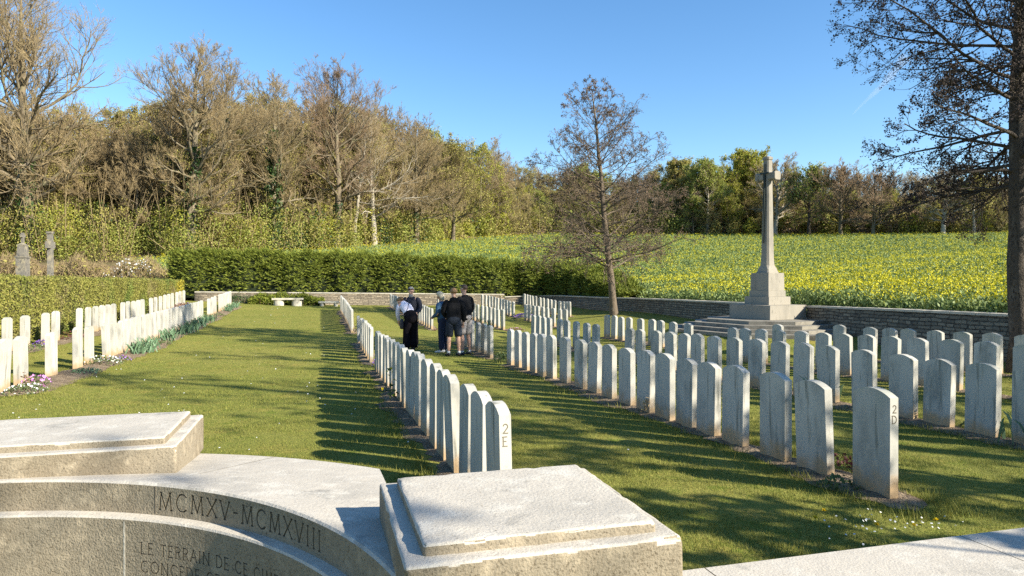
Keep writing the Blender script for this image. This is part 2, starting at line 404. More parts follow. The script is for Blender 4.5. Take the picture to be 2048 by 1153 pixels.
M_RAPE_LEAF = mat("rape_leaves", (0.13, 0.185, 0.05), 0.6, island=(0.22, 0.275, 0.085), transl=0.2)
M_RAPE_FLOWER = mat("rape_flowers", (0.62, 0.54, 0.02), 0.7, island=(0.55, 0.50, 0.02), transl=0.25)
M_IRIS = mat("iris_blades", (0.16, 0.25, 0.14), 0.6, island=(0.11, 0.19, 0.10), transl=0.2)
M_PLANT = mat("bed_plant_leaves", (0.07, 0.11, 0.03), 0.7, island=(0.13, 0.16, 0.06), transl=0.2)
M_PLANT_RED = mat("reddish_plant_leaves", (0.16, 0.04, 0.035), 0.7, island=(0.10, 0.05, 0.03), transl=0.2)
M_PURPLE = mat("purple_petals", (0.30, 0.12, 0.55), 0.7, island=(0.42, 0.22, 0.70), transl=0.2)
M_VIOLET = mat("violet_petals", (0.16, 0.06, 0.40), 0.7, island=(0.26, 0.12, 0.5), transl=0.2)
M_PINK = mat("pink_petals", (0.55, 0.16, 0.55), 0.7, island=(0.65, 0.35, 0.6), transl=0.2)
M_WHITEP = mat("white_petals", (0.75, 0.75, 0.72), 0.7, transl=0.2)
M_YELLOWP = mat("yellow_petals", (0.75, 0.50, 0.01), 0.7, island=(0.7, 0.6, 0.03), transl=0.2)
M_OLDSTONE = mat("lichened_old_stone", (0.17, 0.155, 0.125), 0.95, var=[(3, (0.30, 0.26, 0.17), 0.48, 0.66, S1, 5), (9, (0.09, 0.085, 0.075), 0.5, 0.68, S1, 4), (5, (0.42, 0.24, 0.05), 0.66, 0.74, S1, 4)], bump=(30, 0.7, 0.02))
M_SKIN = mat("skin", (0.54, 0.32, 0.22), 0.55, var=[(20, (0.44, 0.24, 0.17), 0.5, 0.7, S1, 3)])
M_HAIR_GREY = mat("grey_hair", (0.26, 0.24, 0.22), 0.7, var=[(60, (0.25, 0.24, 0.22), 0.5, 0.7, (1, 1, 0.2), 3)])
M_HAIR_BLOND = mat("pale_blond_hair", (0.46, 0.40, 0.29), 0.6, var=[(60, (0.42, 0.36, 0.26), 0.5, 0.7, (1, 1, 0.15), 3)])
M_HAIR_BROWN = mat("light_brown_hair", (0.24, 0.14, 0.06), 0.6, var=[(60, (0.12, 0.07, 0.03), 0.5, 0.7, (1, 1, 0.2), 3)])
M_HAIR_DARK = mat("dark_brown_hair", (0.07, 0.045, 0.03), 0.6)
M_BLACK = mat("black_cloth", (0.010, 0.010, 0.011), 0.9, var=[(12, (0.018, 0.017, 0.018), 0.5, 0.7, S1, 4)], bump=(14, 0.6, 0.03), spec=0.08)
M_BLACK2 = mat("black_trousers", (0.008, 0.007, 0.009), 0.9, var=[(9, (0.014, 0.012, 0.016), 0.5, 0.7, (1, 1, 0.3), 4)], bump=(10, 0.5, 0.03), spec=0.06)
M_NAVYJ = mat("navy_jacket_cloth", (0.014, 0.016, 0.026), 0.8, bump=(14, 0.6, 0.03))
M_DENIM = mat("blue_denim", (0.035, 0.085, 0.15), 0.9, var=[(14, (0.06, 0.12, 0.19), 0.5, 0.7, S1, 4)], bump=(16, 0.6, 0.03))
M_NAVY = mat("navy_trousers_cloth", (0.018, 0.026, 0.055), 0.9, bump=(10, 0.5, 0.03))
M_NAVYSH = mat("dark_navy_shorts_cloth", (0.015, 0.02, 0.03), 0.9, bump=(12, 0.5, 0.03))
M_GREYSH = mat("grey_shorts_cloth", (0.30, 0.27, 0.25), 0.9, bump=(12, 0.5, 0.03))
M_WHITECL = mat("white_top_cloth", (0.66, 0.63, 0.70), 0.9, var=[(6, (0.56, 0.53, 0.61), 0.5, 0.7, S1, 3)], bump=(11, 0.6, 0.03))
M_SHOE_W = mat("white_shoe_leather", (0.62, 0.62, 0.60), 0.6)
M_SHOE_D = mat("dark_shoe_leather", (0.03, 0.03, 0.035), 0.6)
M_STRAP = mat("dark_strap_leather", (0.02, 0.02, 0.025), 0.6)
M_GLASSES = mat("sunglasses_plastic", (0.01, 0.01, 0.012), 0.2, spec=0.6)
rng = np.random.default_rng(7)
random.seed(7)
# ================================================================== THE SETTING
# ---- lawn
us = np.concatenate([np.arange(-3, 12, 0.25), np.arange(12, 45.21, 0.4)])
vsx = np.arange(-9.2, 15.61, 0.31)
UU, VV = np.meshgrid(us, vsx, indexing='ij')
X, Y = uv2xy(UU, VV)
Zl = lawn_uv(UU, VV) + 0.006 * np.sin(UU * 3.1) * np.sin(VV * 2.7)
nu, nv = UU.shape
idx = np.arange(nu * nv).reshape(nu, nv)
q = np.stack([idx[:-1, :-1], idx[:-1, 1:], idx[1:, 1:], idx[1:, :-1]], -1).reshape(-1, 4)
o = npmesh("lawn", np.stack([X, Y, Zl], -1).reshape(-1, 3), [q], M_LAWN, smooth=True)
tag(o, "mown green cemetery lawn between the rows of headstones", "lawn", kind="structure")

# ---- ground outside: one sheet to the horizon
gx = np.concatenate([[-2500, -1400, -800, -500, -350], np.arange(-260, 261, 5.0), [350, 500, 800, 1400, 2500]])
gy = np.concatenate([[-2000, -900, -300, -120], np.arange(-60, 300, 4.0), [340, 420, 600, 900, 1500, 2600, 4000]])
GX, GY = np.meshgrid(gx, gy, indexing='ij')
GZ = field_z(GX, GY)
gu, gv = xy2uv(GX, GY)
inside = (gu < 45.5) & (gv > -11) & (gv < 17)
GZ = np.where(inside, np.minimum(GZ, -0.9), GZ)
n0, n1 = GX.shape
idx = np.arange(n0 * n1).reshape(n0, n1)
q = np.stack([idx[:-1, :-1], idx[1:, :-1], idx[1:, 1:], idx[:-1, 1:]], -1).reshape(-1, 4)
o = npmesh("ground", np.stack([GX, GY, GZ], -1).reshape(-1, 3), [q], M_LITTER, smooth=True)
tag(o, "brown leaf strewn ground rising under the wood", "ground", kind="structure")

# ---- rape field soil sheet (fine grid, laid over the ground)
def in_field(x, y, m=0.0):
    u, v = xy2uv(x, y)
    px = 1024 + PF * x / np.maximum(y, 5)
    out = (u > 47.0 + m) | (v > 15.4 + m)
    hd_ = np.full(np.shape(x), 99.0)
    for hu_, hv_ in ((47.2, 9), (46.9, 13), (45.6, 16), (44, 16.8), (42.5, 17.2), (40.5, 17.1), (38.5, 16.9), (36.8, 16.6), (35.2, 16.3), (33.6, 16.0)):
        hd_ = np.minimum(hd_, np.hypot(u - hu_, v - hv_))
    out &= hd_ > 1.7
    return out & (y < edge_d(px) - 2.0 - m) & (px > 262) & (y > 4) & (v > -16)
fx = np.arange(-50, 122, 1.0); fy = np.arange(2, 160, 1.0)
FX, FY = np.meshgrid(fx, fy, indexing='ij')
FZ = field_z(FX, FY) + 0.05
ok = in_field(FX, FY)
m0, m1 = FX.shape
idx = np.arange(m0 * m1).reshape(m0, m1)
q = np.stack([idx[:-1, :-1], idx[1:, :-1], idx[1:, 1:], idx[:-1, 1:]], -1)
keep = ok[:-1, :-1] & ok[1:, :-1] & ok[1:, 1:] & ok[:-1, 1:]
o = npmesh("field_soil", np.stack([FX, FY, FZ], -1).reshape(-1, 3), [q[keep]], M_FIELD, smooth=True)
tag(o, "dark soil sheet of the sloping rape field", "field", kind="structure")

# ---- rape plants (nobody could count them)
def scatter_field(n, seed):
    r = np.random.default_rng(seed)
    # sample evenly in the view: px uniform, depth with density falling with distance
    px = r.uniform(240, 2750, n)
    d = 15.5 * (155 / 15.5) ** (r.uniform(0, 1, n) ** 0.92)
    x = (px - 1024) / PF * d
    k = in_field(x, d, 0.15)
    return x[k], d[k]
fxs, fys = scatter_field(195000, 3)
fzs = field_z(fxs, fys) + 0.05
n = len(fxs)
sc = 0.80 + fys / 120.0
patch = 0.5 + 0.5 * np.sin(fxs * 0.33 + 2 * np.sin(fys * 0.21)) * np.sin(fys * 0.55 + 1.3 * np.sin(fxs * 0.17))
patch2 = 0.5 + 0.5 * np.sin(fxs * 1.3 + fys * 0.9) * np.sin(fys * 1.7 - fxs * 0.6)
hgt = 0.62 + 0.25 * patch + rng.uniform(-0.12, 0.12, n)
acc = Acc()
for j in range(10):
    C = np.stack([fxs, fys, fzs], -1) + np.stack([rng.normal(0, 0.16, n) * sc, rng.normal(0, 0.16, n) * sc, hgt * rng.uniform(0.15, 0.92, n)], -1)
    up = norm(rdir(rng, n) + np.array([0, 0, 1.1])); sd = norm(np.cross(up, rdir(rng, n)))
    L_ = (0.062 * sc * rng.uniform(0.6, 1.2, n))[:, None]
    acc.add(*leafcards(C, sd * L_ * 0.52, up * L_), 0)
fl = rng.uniform(0, 1, n) < (0.175 + 0.17 * patch * (0.30 + 0.70 * patch2) + 0.11 * np.clip((fys - 45) / 70, 0, 1) + 0.05 * np.exp(-((fys - 22) / 3.5) ** 2))
fi = np.nonzero(fl)[0]
for j in range(6):
    m_ = len(fi)
    s_ = sc[fi]
    C = np.stack([fxs[fi], fys[fi], fzs[fi] + hgt[fi]], -1) + np.stack([rng.normal(0, 0.045, m_) * s_, rng.normal(0, 0.045, m_) * s_, rng.uniform(-0.10, 0.14, m_)], -1)
    acc.add(*rand_leaves(rng, C, 0.049 * s_, 0.95), 1)
o = acc.obj("rape_crop", [M_RAPE_LEAF, M_RAPE_FLOWER])
tag(o, "rape crop in yellow flower over blue green leaves covering the sloping field", "crop", kind="stuff")

# ---- dry stone walls
def ribbon_wall(path, top, name, mats, parent, thick=0.42, below=0.6):
    """path [(u,v)], wall top world z per point; outward side is to the left of travel"""
    P = np.array([uv2xy(u, v) for u, v in path]); T = np.array(top)
    # resample
    seg = np.linalg.norm(np.diff(P, axis=0), axis=1); s = np.concatenate([[0], np.cumsum(seg)])
    ns = max(2, int(s[-1] / 0.5)); ss = np.linspace(0, s[-1], ns)
    px_ = np.interp(ss, s, P[:, 0]); py_ = np.interp(ss, s, P[:, 1]); tz = np.interp(ss, s, T)
    Q = np.stack([px_, py_], -1)
    tg = np.gradient(Q, axis=0); tg = tg / np.linalg.norm(tg, axis=1, keepdims=True)
    nr = np.stack([-tg[:, 1], tg[:, 0]], -1)
    gz = lawn_z(px_, py_) - below
    A = Q; B = Q + nr * thick
    V = np.concatenate([np.c_[A, gz], np.c_[A, tz], np.c_[B, tz], np.c_[B, gz]])
    uv = np.concatenate([np.c_[ss, gz], np.c_[ss, tz], np.c_[ss, tz + thick], np.c_[ss, tz + thick * 2]])
    F = []
    for a in range(3):
        i = np.arange(ns - 1)
        F.append(np.stack([a * ns + i, a * ns + i + 1, (a + 1) * ns + i + 1, (a + 1) * ns + i], -1))
    F.append(np.array([[0, ns, 2 * ns, 3 * ns], [4 * ns - 1, 3 * ns - 1, 2 * ns - 1, ns - 1]]))
    ob = npmesh("wall_body", V, F, mats[0], parent, uv=uv)
    # coping slabs with open joints
    bm = bmesh.new(); pos = 0.0; r = random.Random(len(path))
    while pos < s[-1] - 0.05:
        ln = min(r.uniform(0.55, 1.0), s[-1] - pos)
        for_ = []
        e = 0.006
        for t_ in (pos + e, pos + ln - e):
            c = np.array([np.interp(t_, ss, px_), np.interp(t_, ss, py_)]); nn = np.array([np.interp(t_, ss, nr[:, 0]), np.interp(t_, ss, nr[:, 1])])
            for off in (-0.03, thick + 0.03):
                p_ = c + nn * off
                z_ = np.interp(t_, ss, tz)
                for_.append((p_[0], p_[1], z_ + 0.002)); for_.append((p_[0], p_[1], z_ + 0.055 + r.uniform(0, 0.008)))
        vv = [bm.verts.new(p_) for p_ in for_]
        for f in ((0, 1, 3, 2), (4, 6, 7, 5), (0, 4, 5, 1), (2, 3, 7, 6), (1, 5, 7, 3), (0, 2, 6, 4)):
            bm.faces.new([vv[i] for i in f])
        pos += ln
    bmobj("coping", bm, mats[1], parent)
    return ob
r1 = empty("stone_wall", (0, 0, 0)); tag(r1, "low rubble stone wall with pale coping below the dark conifer hedge", "wall")
ribbon_wall([(44.9, 12.0), (44.9, -7.2)][::-1], [CAMZ - 0.70, CAMZ - 0.95], "wall", (M_WALL, M_COPING), r1)
r2 = empty("stone_wall", (0, 0, 0)); tag(r2, "low dry stone wall curving along the rape field in shade", "wall")
arc = [(44.9, 12.01), (44.9, 13.3), (44.3, 14.3), (43.2, 14.85), (41.5, 14.95), (35, 14.95), (28, 14.95), (19.7, 14.95)]
ribbon_wall(arc, [CAMZ - 1.12, CAMZ - 1.08, CAMZ - 1.05, CAMZ - 1.02, CAMZ - 1.0, CAMZ - 0.95, CAMZ - 0.88, CAMZ - 0.855], "wall", (M_WALL, M_COPING), r2)
r3 = empty("stone_wall", (0, 0, 0)); tag(r3, "low dry stone wall in deep shade between the cross and the right hand tree", "wall")
ribbon_wall([(18.62, 14.95), (15, 14.95), (9, 14.95), (3, 14.95)], [CAMZ - 0.85, CAMZ - 0.82, CAMZ - 0.80, CAMZ - 0.80], "wall", (M_WALL, M_COPING), r3)

# ---- hedges
def leafy_surface(C, Nn, size, mat_, name, parent, rng, aspect=0.6, jit=0.06):
    n = len(C)
    C = C + rng.normal(0, jit, (n, 3))
    d = norm(Nn + rng.normal(0, 0.75, (n, 3))); e = norm(np.cross(d, rdir(rng, n))); f = np.cross(d, e)
    s_ = (size * rng.uniform(0.6, 1.4, n))[:, None]
    V, F = leafcards(C, e * s_ * aspect * 0.5, f * s_ * 0.5)
    return npmesh(name, V, [F], mat_, parent)
# clipped deciduous hedge along the left side
hr = empty("clipped_hedge", (0, 0, 0)); tag(hr, "long clipped yellow green hedge beside the leftmost row of headstones", "hedge")
HV0, HV1, HU0, HU1 = -8.75, -7.55, 3.0, 43.2
def htop(u): return CAMZ + 0.07 - 0.003 * (u - 18) + 0.03 * np.sin(u * 1.3) + 0.02 * np.sin(u * 3.7)
uu = np.linspace(HU0, HU1, 90)
g0 = lawn_uv(uu, np.full_like(uu, -7.5)) - 0.2
ring = []
e_ = 0.07
for (v_, top) in ((HV1 - e_, 0), (HV1 - e_, 1), (HV0 + e_, 1), (HV0 + e_, 0)):
    x_, y_ = uv2xy(np.clip(uu, HU0 + e_, HU1 - e_), np.full_like(uu, v_) + 0.04 * np.sin(uu * 2.1 + v_))
    ring.append(np.c_[x_, y_, (htop(uu) - e_) if top else g0])
V = np.concatenate(ring); ns = len(uu); i = np.arange(ns - 1)
F = [np.stack([a * ns + i, a * ns + i + 1, (a + 1) * ns + i + 1, (a + 1) * ns + i], -1) for a in range(3)]
F.append(np.array([[0, ns, 2 * ns, 3 * ns], [ns - 1, 4 * ns - 1, 3 * ns - 1, 2 * ns - 1]]))
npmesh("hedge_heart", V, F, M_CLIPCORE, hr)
n = 95000
u_ = rng.uniform(14, HU1, n); face = rng.uniform(0, 1, n) < 0.6
z0 = lawn_uv(u_, np.full(n, -7.5)); zt = htop(u_)
v_ = np.where(face, HV1 + 0.04 * np.sin(u_ * 2.1 + HV1), rng.uniform(HV0, HV1, n)); z_ = np.where(face, rng.uniform(0, 1, n) * (zt - z0) + z0, zt)
x_, y_ = uv2xy(u_, v_)
Nn = np.where(face[:, None], np.array([CA, SA, 0.0]), np.array([0, 0, 1.0]))
leafy_surface(np.c_[x_, y_, z_], Nn, 0.056, M_CLIPPED, "hedge_leaves", hr, rng, 0.55, 0.035)
n = 4500
v_ = rng.uniform(HV0, HV1, n); u_ = np.full(n, HU1); z0 = lawn_uv(u_, v_); z_ = rng.uniform(0, 1, n) * (htop(u_) - z0) + z0
yl = rng.uniform(0, 1, n) < 0.4
u_ = np.where(yl, HU1 - rng.exponential(0.8, n), u_); v_ = np.where(yl, HV1 + 0.03, v_)
x_, y_ = uv2xy(u_, v_)
leafy_surface(np.c_[x_, y_, z_], np.where(yl[:, None], np.array([CA, SA, 0]), np.array([-SA, CA, 0.0]) * -1), 0.085, M_CLIPPED_Y, "yellow_leaves", hr, rng, 0.6, 0.03)

# spreading conifer hedge behind the back wall
cr = empty("conifer_hedge", (0, 0, 0)); tag(cr, "broad dark green conifer hedge spreading behind the back wall", "hedge")
CP = np.array([(47.3, -8.9, 1.70, 0.9), (47.2, -7.6, 1.86, 1.5), (47.2, -2, 1.80, 1.7), (47.2, 4, 1.72, 1.7), (47.2, 9, 1.52, 1.7), (46.9, 13, 1.32, 1.7), (45.6, 16.0, 1.15, 1.6), (42.5, 17.2, 0.85, 1.6), (38.5, 16.9, 0.30, 1.4), (35.2, 16.3, -0.25, 1.0), (32.8, 15.9, -0.72, 0.55)])
cs = np.concatenate([[0], np.cumsum(np.linalg.norm(np.diff(CP[:, :2], axis=0), axis=1))])
def conifer_pt(s, th):
    """s along, th 0 (foot, cemetery side) .. pi (foot, far side)"""
    u = np.interp(s, cs, CP[:, 0]); v = np.interp(s, cs, CP[:, 1]); top = np.interp(s, cs, CP[:, 2]) + CAMZ; w = np.interp(s, cs, CP[:, 3])
    du = np.interp(s + 0.5, cs, CP[:, 0]) - np.interp(s - 0.5, cs, CP[:, 0]); dv = np.interp(s + 0.5, cs, CP[:, 1]) - np.interp(s - 0.5, cs, CP[:, 1])
    l = np.hypot(du, dv); nu_, nv_ = -dv / l, du / l       # towards the cemetery
    sg = np.sign(nu_ * -1 + nv_ * -0.2); nu_, nv_ = nu_ * sg, nv_ * sg
    base = np.interp(s, cs, [CAMZ - 1.3] * 5 + [CAMZ - 1.5] * 6)
    bul = 1 + 0.10 * np.sin(s * 1.9) + 0.06 * np.sin(s * 4.3 + th * 3)
    c_ = np.sign(np.cos(th)) * np.abs(np.cos(th)) ** 0.55; s_ = np.abs(np.sin(th)) ** 0.6
    off = c_ * w * bul
    z = base + (top - base) * s_ * (1 + 0.035 * np.sin(s * 2.7 + 2 * np.sin(s * 0.6)) + 0.025 * np.sin(s * 7.1))
    uu_ = u + nu_ * off; vv_ = v + nv_ * off
    x, y = uv2xy(uu_, vv_)
    nx, ny = uv2xy(nu_, nv_)
    Nn = norm(np.stack([nx * c_, ny * c_, s_ * 0.9], -1))
    return np.stack([x, y, z], -1), Nn
S_, T_ = np.meshgrid(np.linspace(0, cs[-1], 90), np.linspace(0.02, math.pi - 0.02, 14), indexing='ij')
Pc, Nc = conifer_pt(S_.ravel(), T_.ravel())
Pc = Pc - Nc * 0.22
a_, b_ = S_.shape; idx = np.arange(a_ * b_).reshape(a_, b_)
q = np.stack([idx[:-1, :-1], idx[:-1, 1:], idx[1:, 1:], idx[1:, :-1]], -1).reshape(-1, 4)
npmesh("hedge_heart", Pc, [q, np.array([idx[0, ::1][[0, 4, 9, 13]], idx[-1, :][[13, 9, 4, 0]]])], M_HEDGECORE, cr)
ns = 17000
s_ = rng.uniform(0, cs[-1], ns); th = rng.uniform(0.0, 2.2, ns)
Ps, Ns = conifer_pt(s_, th)
acc = Acc()
tn = rng.normal(0, 0.6, (ns, 3)); tn[:, 2] = rng.normal(0.15, 0.35, ns)
stem = norm(Ns * 0.9 + tn)
side = norm(np.cross(stem, np.array([0, 0, 1.0])))
ln = rng.uniform(0.18, 0.42, ns)[:, None]
Ps = Ps - Ns * 0.12
for k in range(7):
    f = (k + 0.6) / 7.0
    pos = Ps + stem * ln * f + np.array([0, 0, -0.22]) * ln * f * f
    sg = 1 if k % 2 else -1
    dirn = norm(stem * 0.8 + side * sg * (0.95 - 0.75 * f) + np.array([0, 0, -0.25 * f]) + rng.normal(0, 0.12, (ns, 3)))
    wd = norm(np.cross(dirn, Ns + rng.normal(0, 0.35, (ns, 3))))
    hl = ln * (0.42 - 0.22 * f)
    acc.add(*leafcards(pos + dirn * hl, wd * hl * 0.18, dirn * hl), 0)
acc.obj("sprays", [M_CONIFER], cr)

# loose low brown hedge and bank beyond the clipped hedge
br = empty("bramble_hedge", (0, 0, 0)); tag(br, "loose brown bramble hedge behind the old stone crosses", "hedge")
n = 9000
px_ = rng.uniform(-150, 340, n); d_ = 47 + rng.normal(0, 1.0, n); x_ = px2x(px_, d_); zb = field_z(x_, d_)
h_ = 1.55 + 0.35 * np.sin(px_ * 0.05) + 0.2 * np.sin(px_ * 0.13)
C = np.c_[x_, d_, zb + h_ * rng.uniform(0, 1, n) ** 0.7]
leaf = rng.uniform(0, 1, n)
V, F = rand_leaves(rng, C[leaf < 0.35], 0.20, 0.6); npmesh("leaves", V, [F], M_LEAF_OL, br)
k = leaf >= 0.35; nn = k.sum()
dirn = norm(rng.normal(0, 0.5, (nn, 3)) + np.array([0, 0, 0.9])); P3 = np.stack([C[k] - dirn * 0.3, C[k], C[k] + dirn * 0.35 + rng.normal(0, 0.08, (nn, 3))], 1)
V, F = tubes(P3, np.tile([0.02, 0.016, 0.01], (nn, 1)), 3); npmesh("canes", V, [F], M_TWIG, br)
k = (px_ > 215) & (px_ < 310) & (rng.uniform(0, 1, n) < 0.16)
V, F = rand_leaves(rng, C[k] + np.array([0, -0.5, 0.1]), 0.11, 0.9); npmesh("white_blossom", V, [F], M_WHITEP, br)

# ---- contrail high in the sky
ca, cb = np.array([px2x(1702, 3000), 3000, CAMZ + 3000 * (HY - 232) / PF]), np.array([px2x(1812, 3000), 3000, CAMZ + 3000 * (HY - 118) / PF])
tt = np.linspace(0, 1, 26)[:, None]
Pc = ca + (cb - ca) * tt + np.c_[6 * np.sin(tt * 5), 0 * tt, 5 * np.sin(tt * 7)]
Rc = (3 + 19 * tt[:, 0]) * (1 + 0.15 * np.sin(tt[:, 0] * 21))
V, F = tubes(Pc[None], Rc[None], 14)
mc = bpy.data.materials.new("ice_cloud_streak"); mc.use_nodes = True
t = mc.node_tree; N = t.nodes; L = t.links
for n_ in list(N): N.remove(n_)
out = N.new("ShaderNodeOutputMaterial"); vol = N.new("ShaderNodeVolumePrincipled"); vol.inputs['Color'].default_value = (1, 1, 1, 1); vol.inputs['Density'].default_value = 0.006
L.new(vol.outputs[0], out.inputs['Volume'])
ends = np.array([list(range(13, -1, -1)) , list(range(25 * 14, 26 * 14))])
o = npmesh("contrail", V, [F, ends], mc)
tag(o, "thin white vapour trail slanting across the blue sky", "contrail", kind="stuff")
# ================================================================== TREES
def children(P, R, cnt, tmin, tmax, amin, amax, ratio, up, npts, wig, rng, rr=0.6, rmin=0.012, taper=0.5, flat=0.0):
    B, n, _ = P.shape
    idx = np.repeat(np.arange(B), cnt); m = len(idx)
    t = rng.uniform(tmin, tmax, m); sgm = t * (n - 1); i = np.minimum(sgm.astype(int), n - 2); f = (sgm - i)[:, None]
    p = P[idx, i] * (1 - f) + P[idx, i + 1] * f
    pd = norm(P[idx, i + 1] - P[idx, i])
    L = np.linalg.norm(np.diff(P, axis=1), axis=2).sum(1)[idx]
    rp = R[idx, i] * (1 - f[:, 0]) + R[idx, i + 1] * f[:, 0]
    a = rng.uniform(amin, amax, m)[:, None]
    pv = rdir(rng, m); pv[:, 2] *= (1 - flat); pv = norm(pv - (pv * pd).sum(1, keepdims=True) * pd)
    d = norm(np.cos(a) * pd + np.sin(a) * pv)
    ln = L * ratio * rng.uniform(0.65, 1.25, m) * (1 - taper * t)
    Q = np.empty((m, npts, 3)); Q[:, 0] = p
    st = (ln / (npts - 1))[:, None]
    for k in range(1, npts):
        d = norm(d + np.array([0, 0, up]) + rng.normal(0, wig, (m, 3)))
        Q[:, k] = Q[:, k - 1] + d * st
    r0 = np.maximum(rp * rr, rmin)
    rad = r0[:, None] * np.linspace(1, 0.35, npts)[None] ** 1.0
    return Q, np.maximum(rad, rmin * 0.6)
def trunk_path(H, r0, lean, wig, rng, n=16, flare=1.5):
    t = np.linspace(0, 1, n)
    x = np.cumsum(rng.normal(0, wig, n)) * H / n; y = np.cumsum(rng.normal(0, wig, n)) * H / n
    x -= x[0]; y -= y[0]
    P = np.c_[x + lean[0] * t * H, y + lean[1] * t * H, t * H - 0.3 * (t == 0)]
    R = r0 * (1 - t) ** 0.75 + 0.012
    R[0] *= flare; R[1] *= 1.05
    return P[None], R[None]
def primaries(P, R, n, t0, t1, len_f, ang_f, up, npts, wig, rng, rr=0.55, rmin=0.02):
    """limbs off a trunk: len_f(t), ang_f(t) from the vertical"""
    tp, tr = P[0], R[0]
    t = np.sort(rng.uniform(t0, t1, n)); t = 0.6 * t + 0.4 * np.linspace(t0, t1, n)
    s = t * (len(tp) - 1); i = np.minimum(s.astype(int), len(tp) - 2); f = (s - i)[:, None]
    p = tp[i] * (1 - f) + tp[i + 1] * f; r = tr[i] * (1 - f[:, 0]) + tr[i + 1] * f[:, 0]
    az = np.arange(n) * 2.39996 + rng.normal(0, 0.35, n)
    a = ang_f(t) + rng.normal(0, 0.1, n)
    d = np.c_[np.cos(az) * np.sin(a), np.sin(az) * np.sin(a), np.cos(a)]
    ln = len_f(t) * rng.uniform(0.75, 1.2, n)
    Q = np.empty((n, npts, 3)); Q[:, 0] = p
    for k in range(1, npts):
        uk = up(t, k / (npts - 1))
        d = norm(d + np.c_[np.zeros(n), np.zeros(n), uk] + rng.normal(0, wig, (n, 3)))
        Q[:, k] = Q[:, k - 1] + d * (ln / (npts - 1))[:, None]
    rad = np.maximum(r * rr, rmin)[:, None] * np.linspace(1, 0.25, npts)[None]
    return Q, np.maximum(rad, rmin * 0.6), t

def beech(seed, H, r0, detail=1.0, wide=0.36, t0=0.22, twig=0.024, lean=(0, 0), n4=3):
    """big bare broadleaf: returns (wood lists, twig lists, twig tips)"""
    g = np.random.default_rng(seed)
    P, R = trunk_path(H * 0.93, r0, lean, 0.06, g)
    lf = lambda t: H * wide * (0.55 + 0.9 * np.sin(np.clip((t - t0) / (1 - t0), 0, 1) * 2.6 + 0.35)) * (1.05 - 0.62 * t)
    af = lambda t: np.interp(t, [t0, 0.5, 1], [1.30, 0.95, 0.40])
    Q1, R1, t1 = primaries(P, R, int(25 + 7 * detail), t0, 0.97, lf, af, lambda t, k: np.interp(t, [t0, 0.5, 1], [-0.02, 0.10, 0.12]) * (0.4 + k), 9, 0.14, g, 0.42, 0.03)
    c2 = np.maximum(3, (np.linalg.norm(Q1[:, -1] - Q1[:, 0], axis=1) * 1.9).astype(int))
    Q2, R2 = children(Q1, R1, c2, 0.18, 1.0, 0.45, 1.0, 0.52, 0.11, 6, 0.14, g, 0.6, twig * 1.1)
    Q3, R3 = children(Q2, R2, np.full(len(Q2), int(5 * detail + 1)), 0.2, 1.0, 0.4, 0.95, 0.55, 0.12, 4, 0.13, g, 0.6, twig * 0.8)
    Q4, R4 = children(Q3, R3, np.full(len(Q3), int(4.6 * detail + 1)), 0.12, 1.0, 0.3, 0.75, 0.78, 0.16, n4, 0.09, g, 0.7, twig * 0.6)
    return [(P, R, 8), (Q1, R1, 5), (Q2, R2, 4)], [(Q3, R3, 3), (Q4, R4, 3)], Q4[:, -1]
def alder(seed, H, r0, lean, t0, rad, n1, twig, zmaxlen=0.2, droop=-0.05, d2=1.0, tl=(0.80, 0.40, 0.07), rr1=0.34):
    """leader tree with spreading side limbs and cones on the twigs"""
    g = np.random.default_rng(seed)
    P, R = trunk_path(H, r0, lean, 0.035, g, 22, 1.35)
    lf = lambda t: rad * np.interp(t, [t0, zmaxlen, 0.55, 0.8, 1], [0.75, 1.08, tl[0], tl[1], tl[2]])
    af = lambda t: np.interp(t, [t0, 0.4, 0.8, 1], [1.42, 1.25, 0.95, 0.5])
    Q1, R1, t1 = primaries(P, R, n1, t0, 0.985, lf, af, lambda t, k: np.interp(t, [t0, 0.5, 1], [droop, 0.02, 0.06]) * (1.2 - k) + 0.02 * k, 9, 0.11, g, rr1, twig * 1.6)
    c2 = np.maximum(4, (np.linalg.norm(Q1[:, -1] - Q1[:, 0], axis=1) * 3.6 * d2).astype(int))
    Q2, R2 = children(Q1, R1, c2, 0.15, 1.0, 0.5, 1.05, 0.42, -0.01, 6, 0.14, g, 0.6, twig, 0.55, flat=0.45)
    Q3, R3 = children(Q2, R2, np.full(len(Q2), int(5 * d2)), 0.15, 1.0, 0.45, 1.0, 0.52, 0.0, 4, 0.16, g, 0.65, twig * 0.75, 0.4)
    Q4, R4 = children(Q3, R3, np.full(len(Q3), 3), 0.2, 1.0, 0.4, 1.0, 0.55, 0.0, 3, 0.16, g, 0.75, twig * 0.6, 0.4)
    tips = np.concatenate([Q4[:, -1], Q4[:, 1], Q3[:, -1]])
    return [(P, R, 10), (Q1, R1, 6)], [(Q2, R2, 4), (Q3, R3, 3), (Q4, R4, 3)], tips
def woodmesh(lst, name, m, parent):
    a = Acc()
    for P, R, k in lst: a.add(*tubes(P, R, k))
    return a.obj(name, [m], parent, smooth=True)
def ivy_on(P, R, h0, h1, n, rng, spread=0.45, sz=0.3):
    t = rng.uniform(0, 1, n) ** 0.8; tp = P[0]; z = h0 + (h1 - h0) * t
    x = np.interp(z, tp[:, 2], tp[:, 0]); y = np.interp(z, tp[:, 2], tp[:, 1]); r = np.interp(z, tp[:, 2], R[0])
    az = rng.uniform(0, 2 * math.pi, n); rad = r + np.abs(rng.normal(0, spread, n)) * (1 - 0.6 * t)
    return rand_leaves(rng, np.c_[x + rad * np.cos(az), y + rad * np.sin(az), z], sz, 0.8)

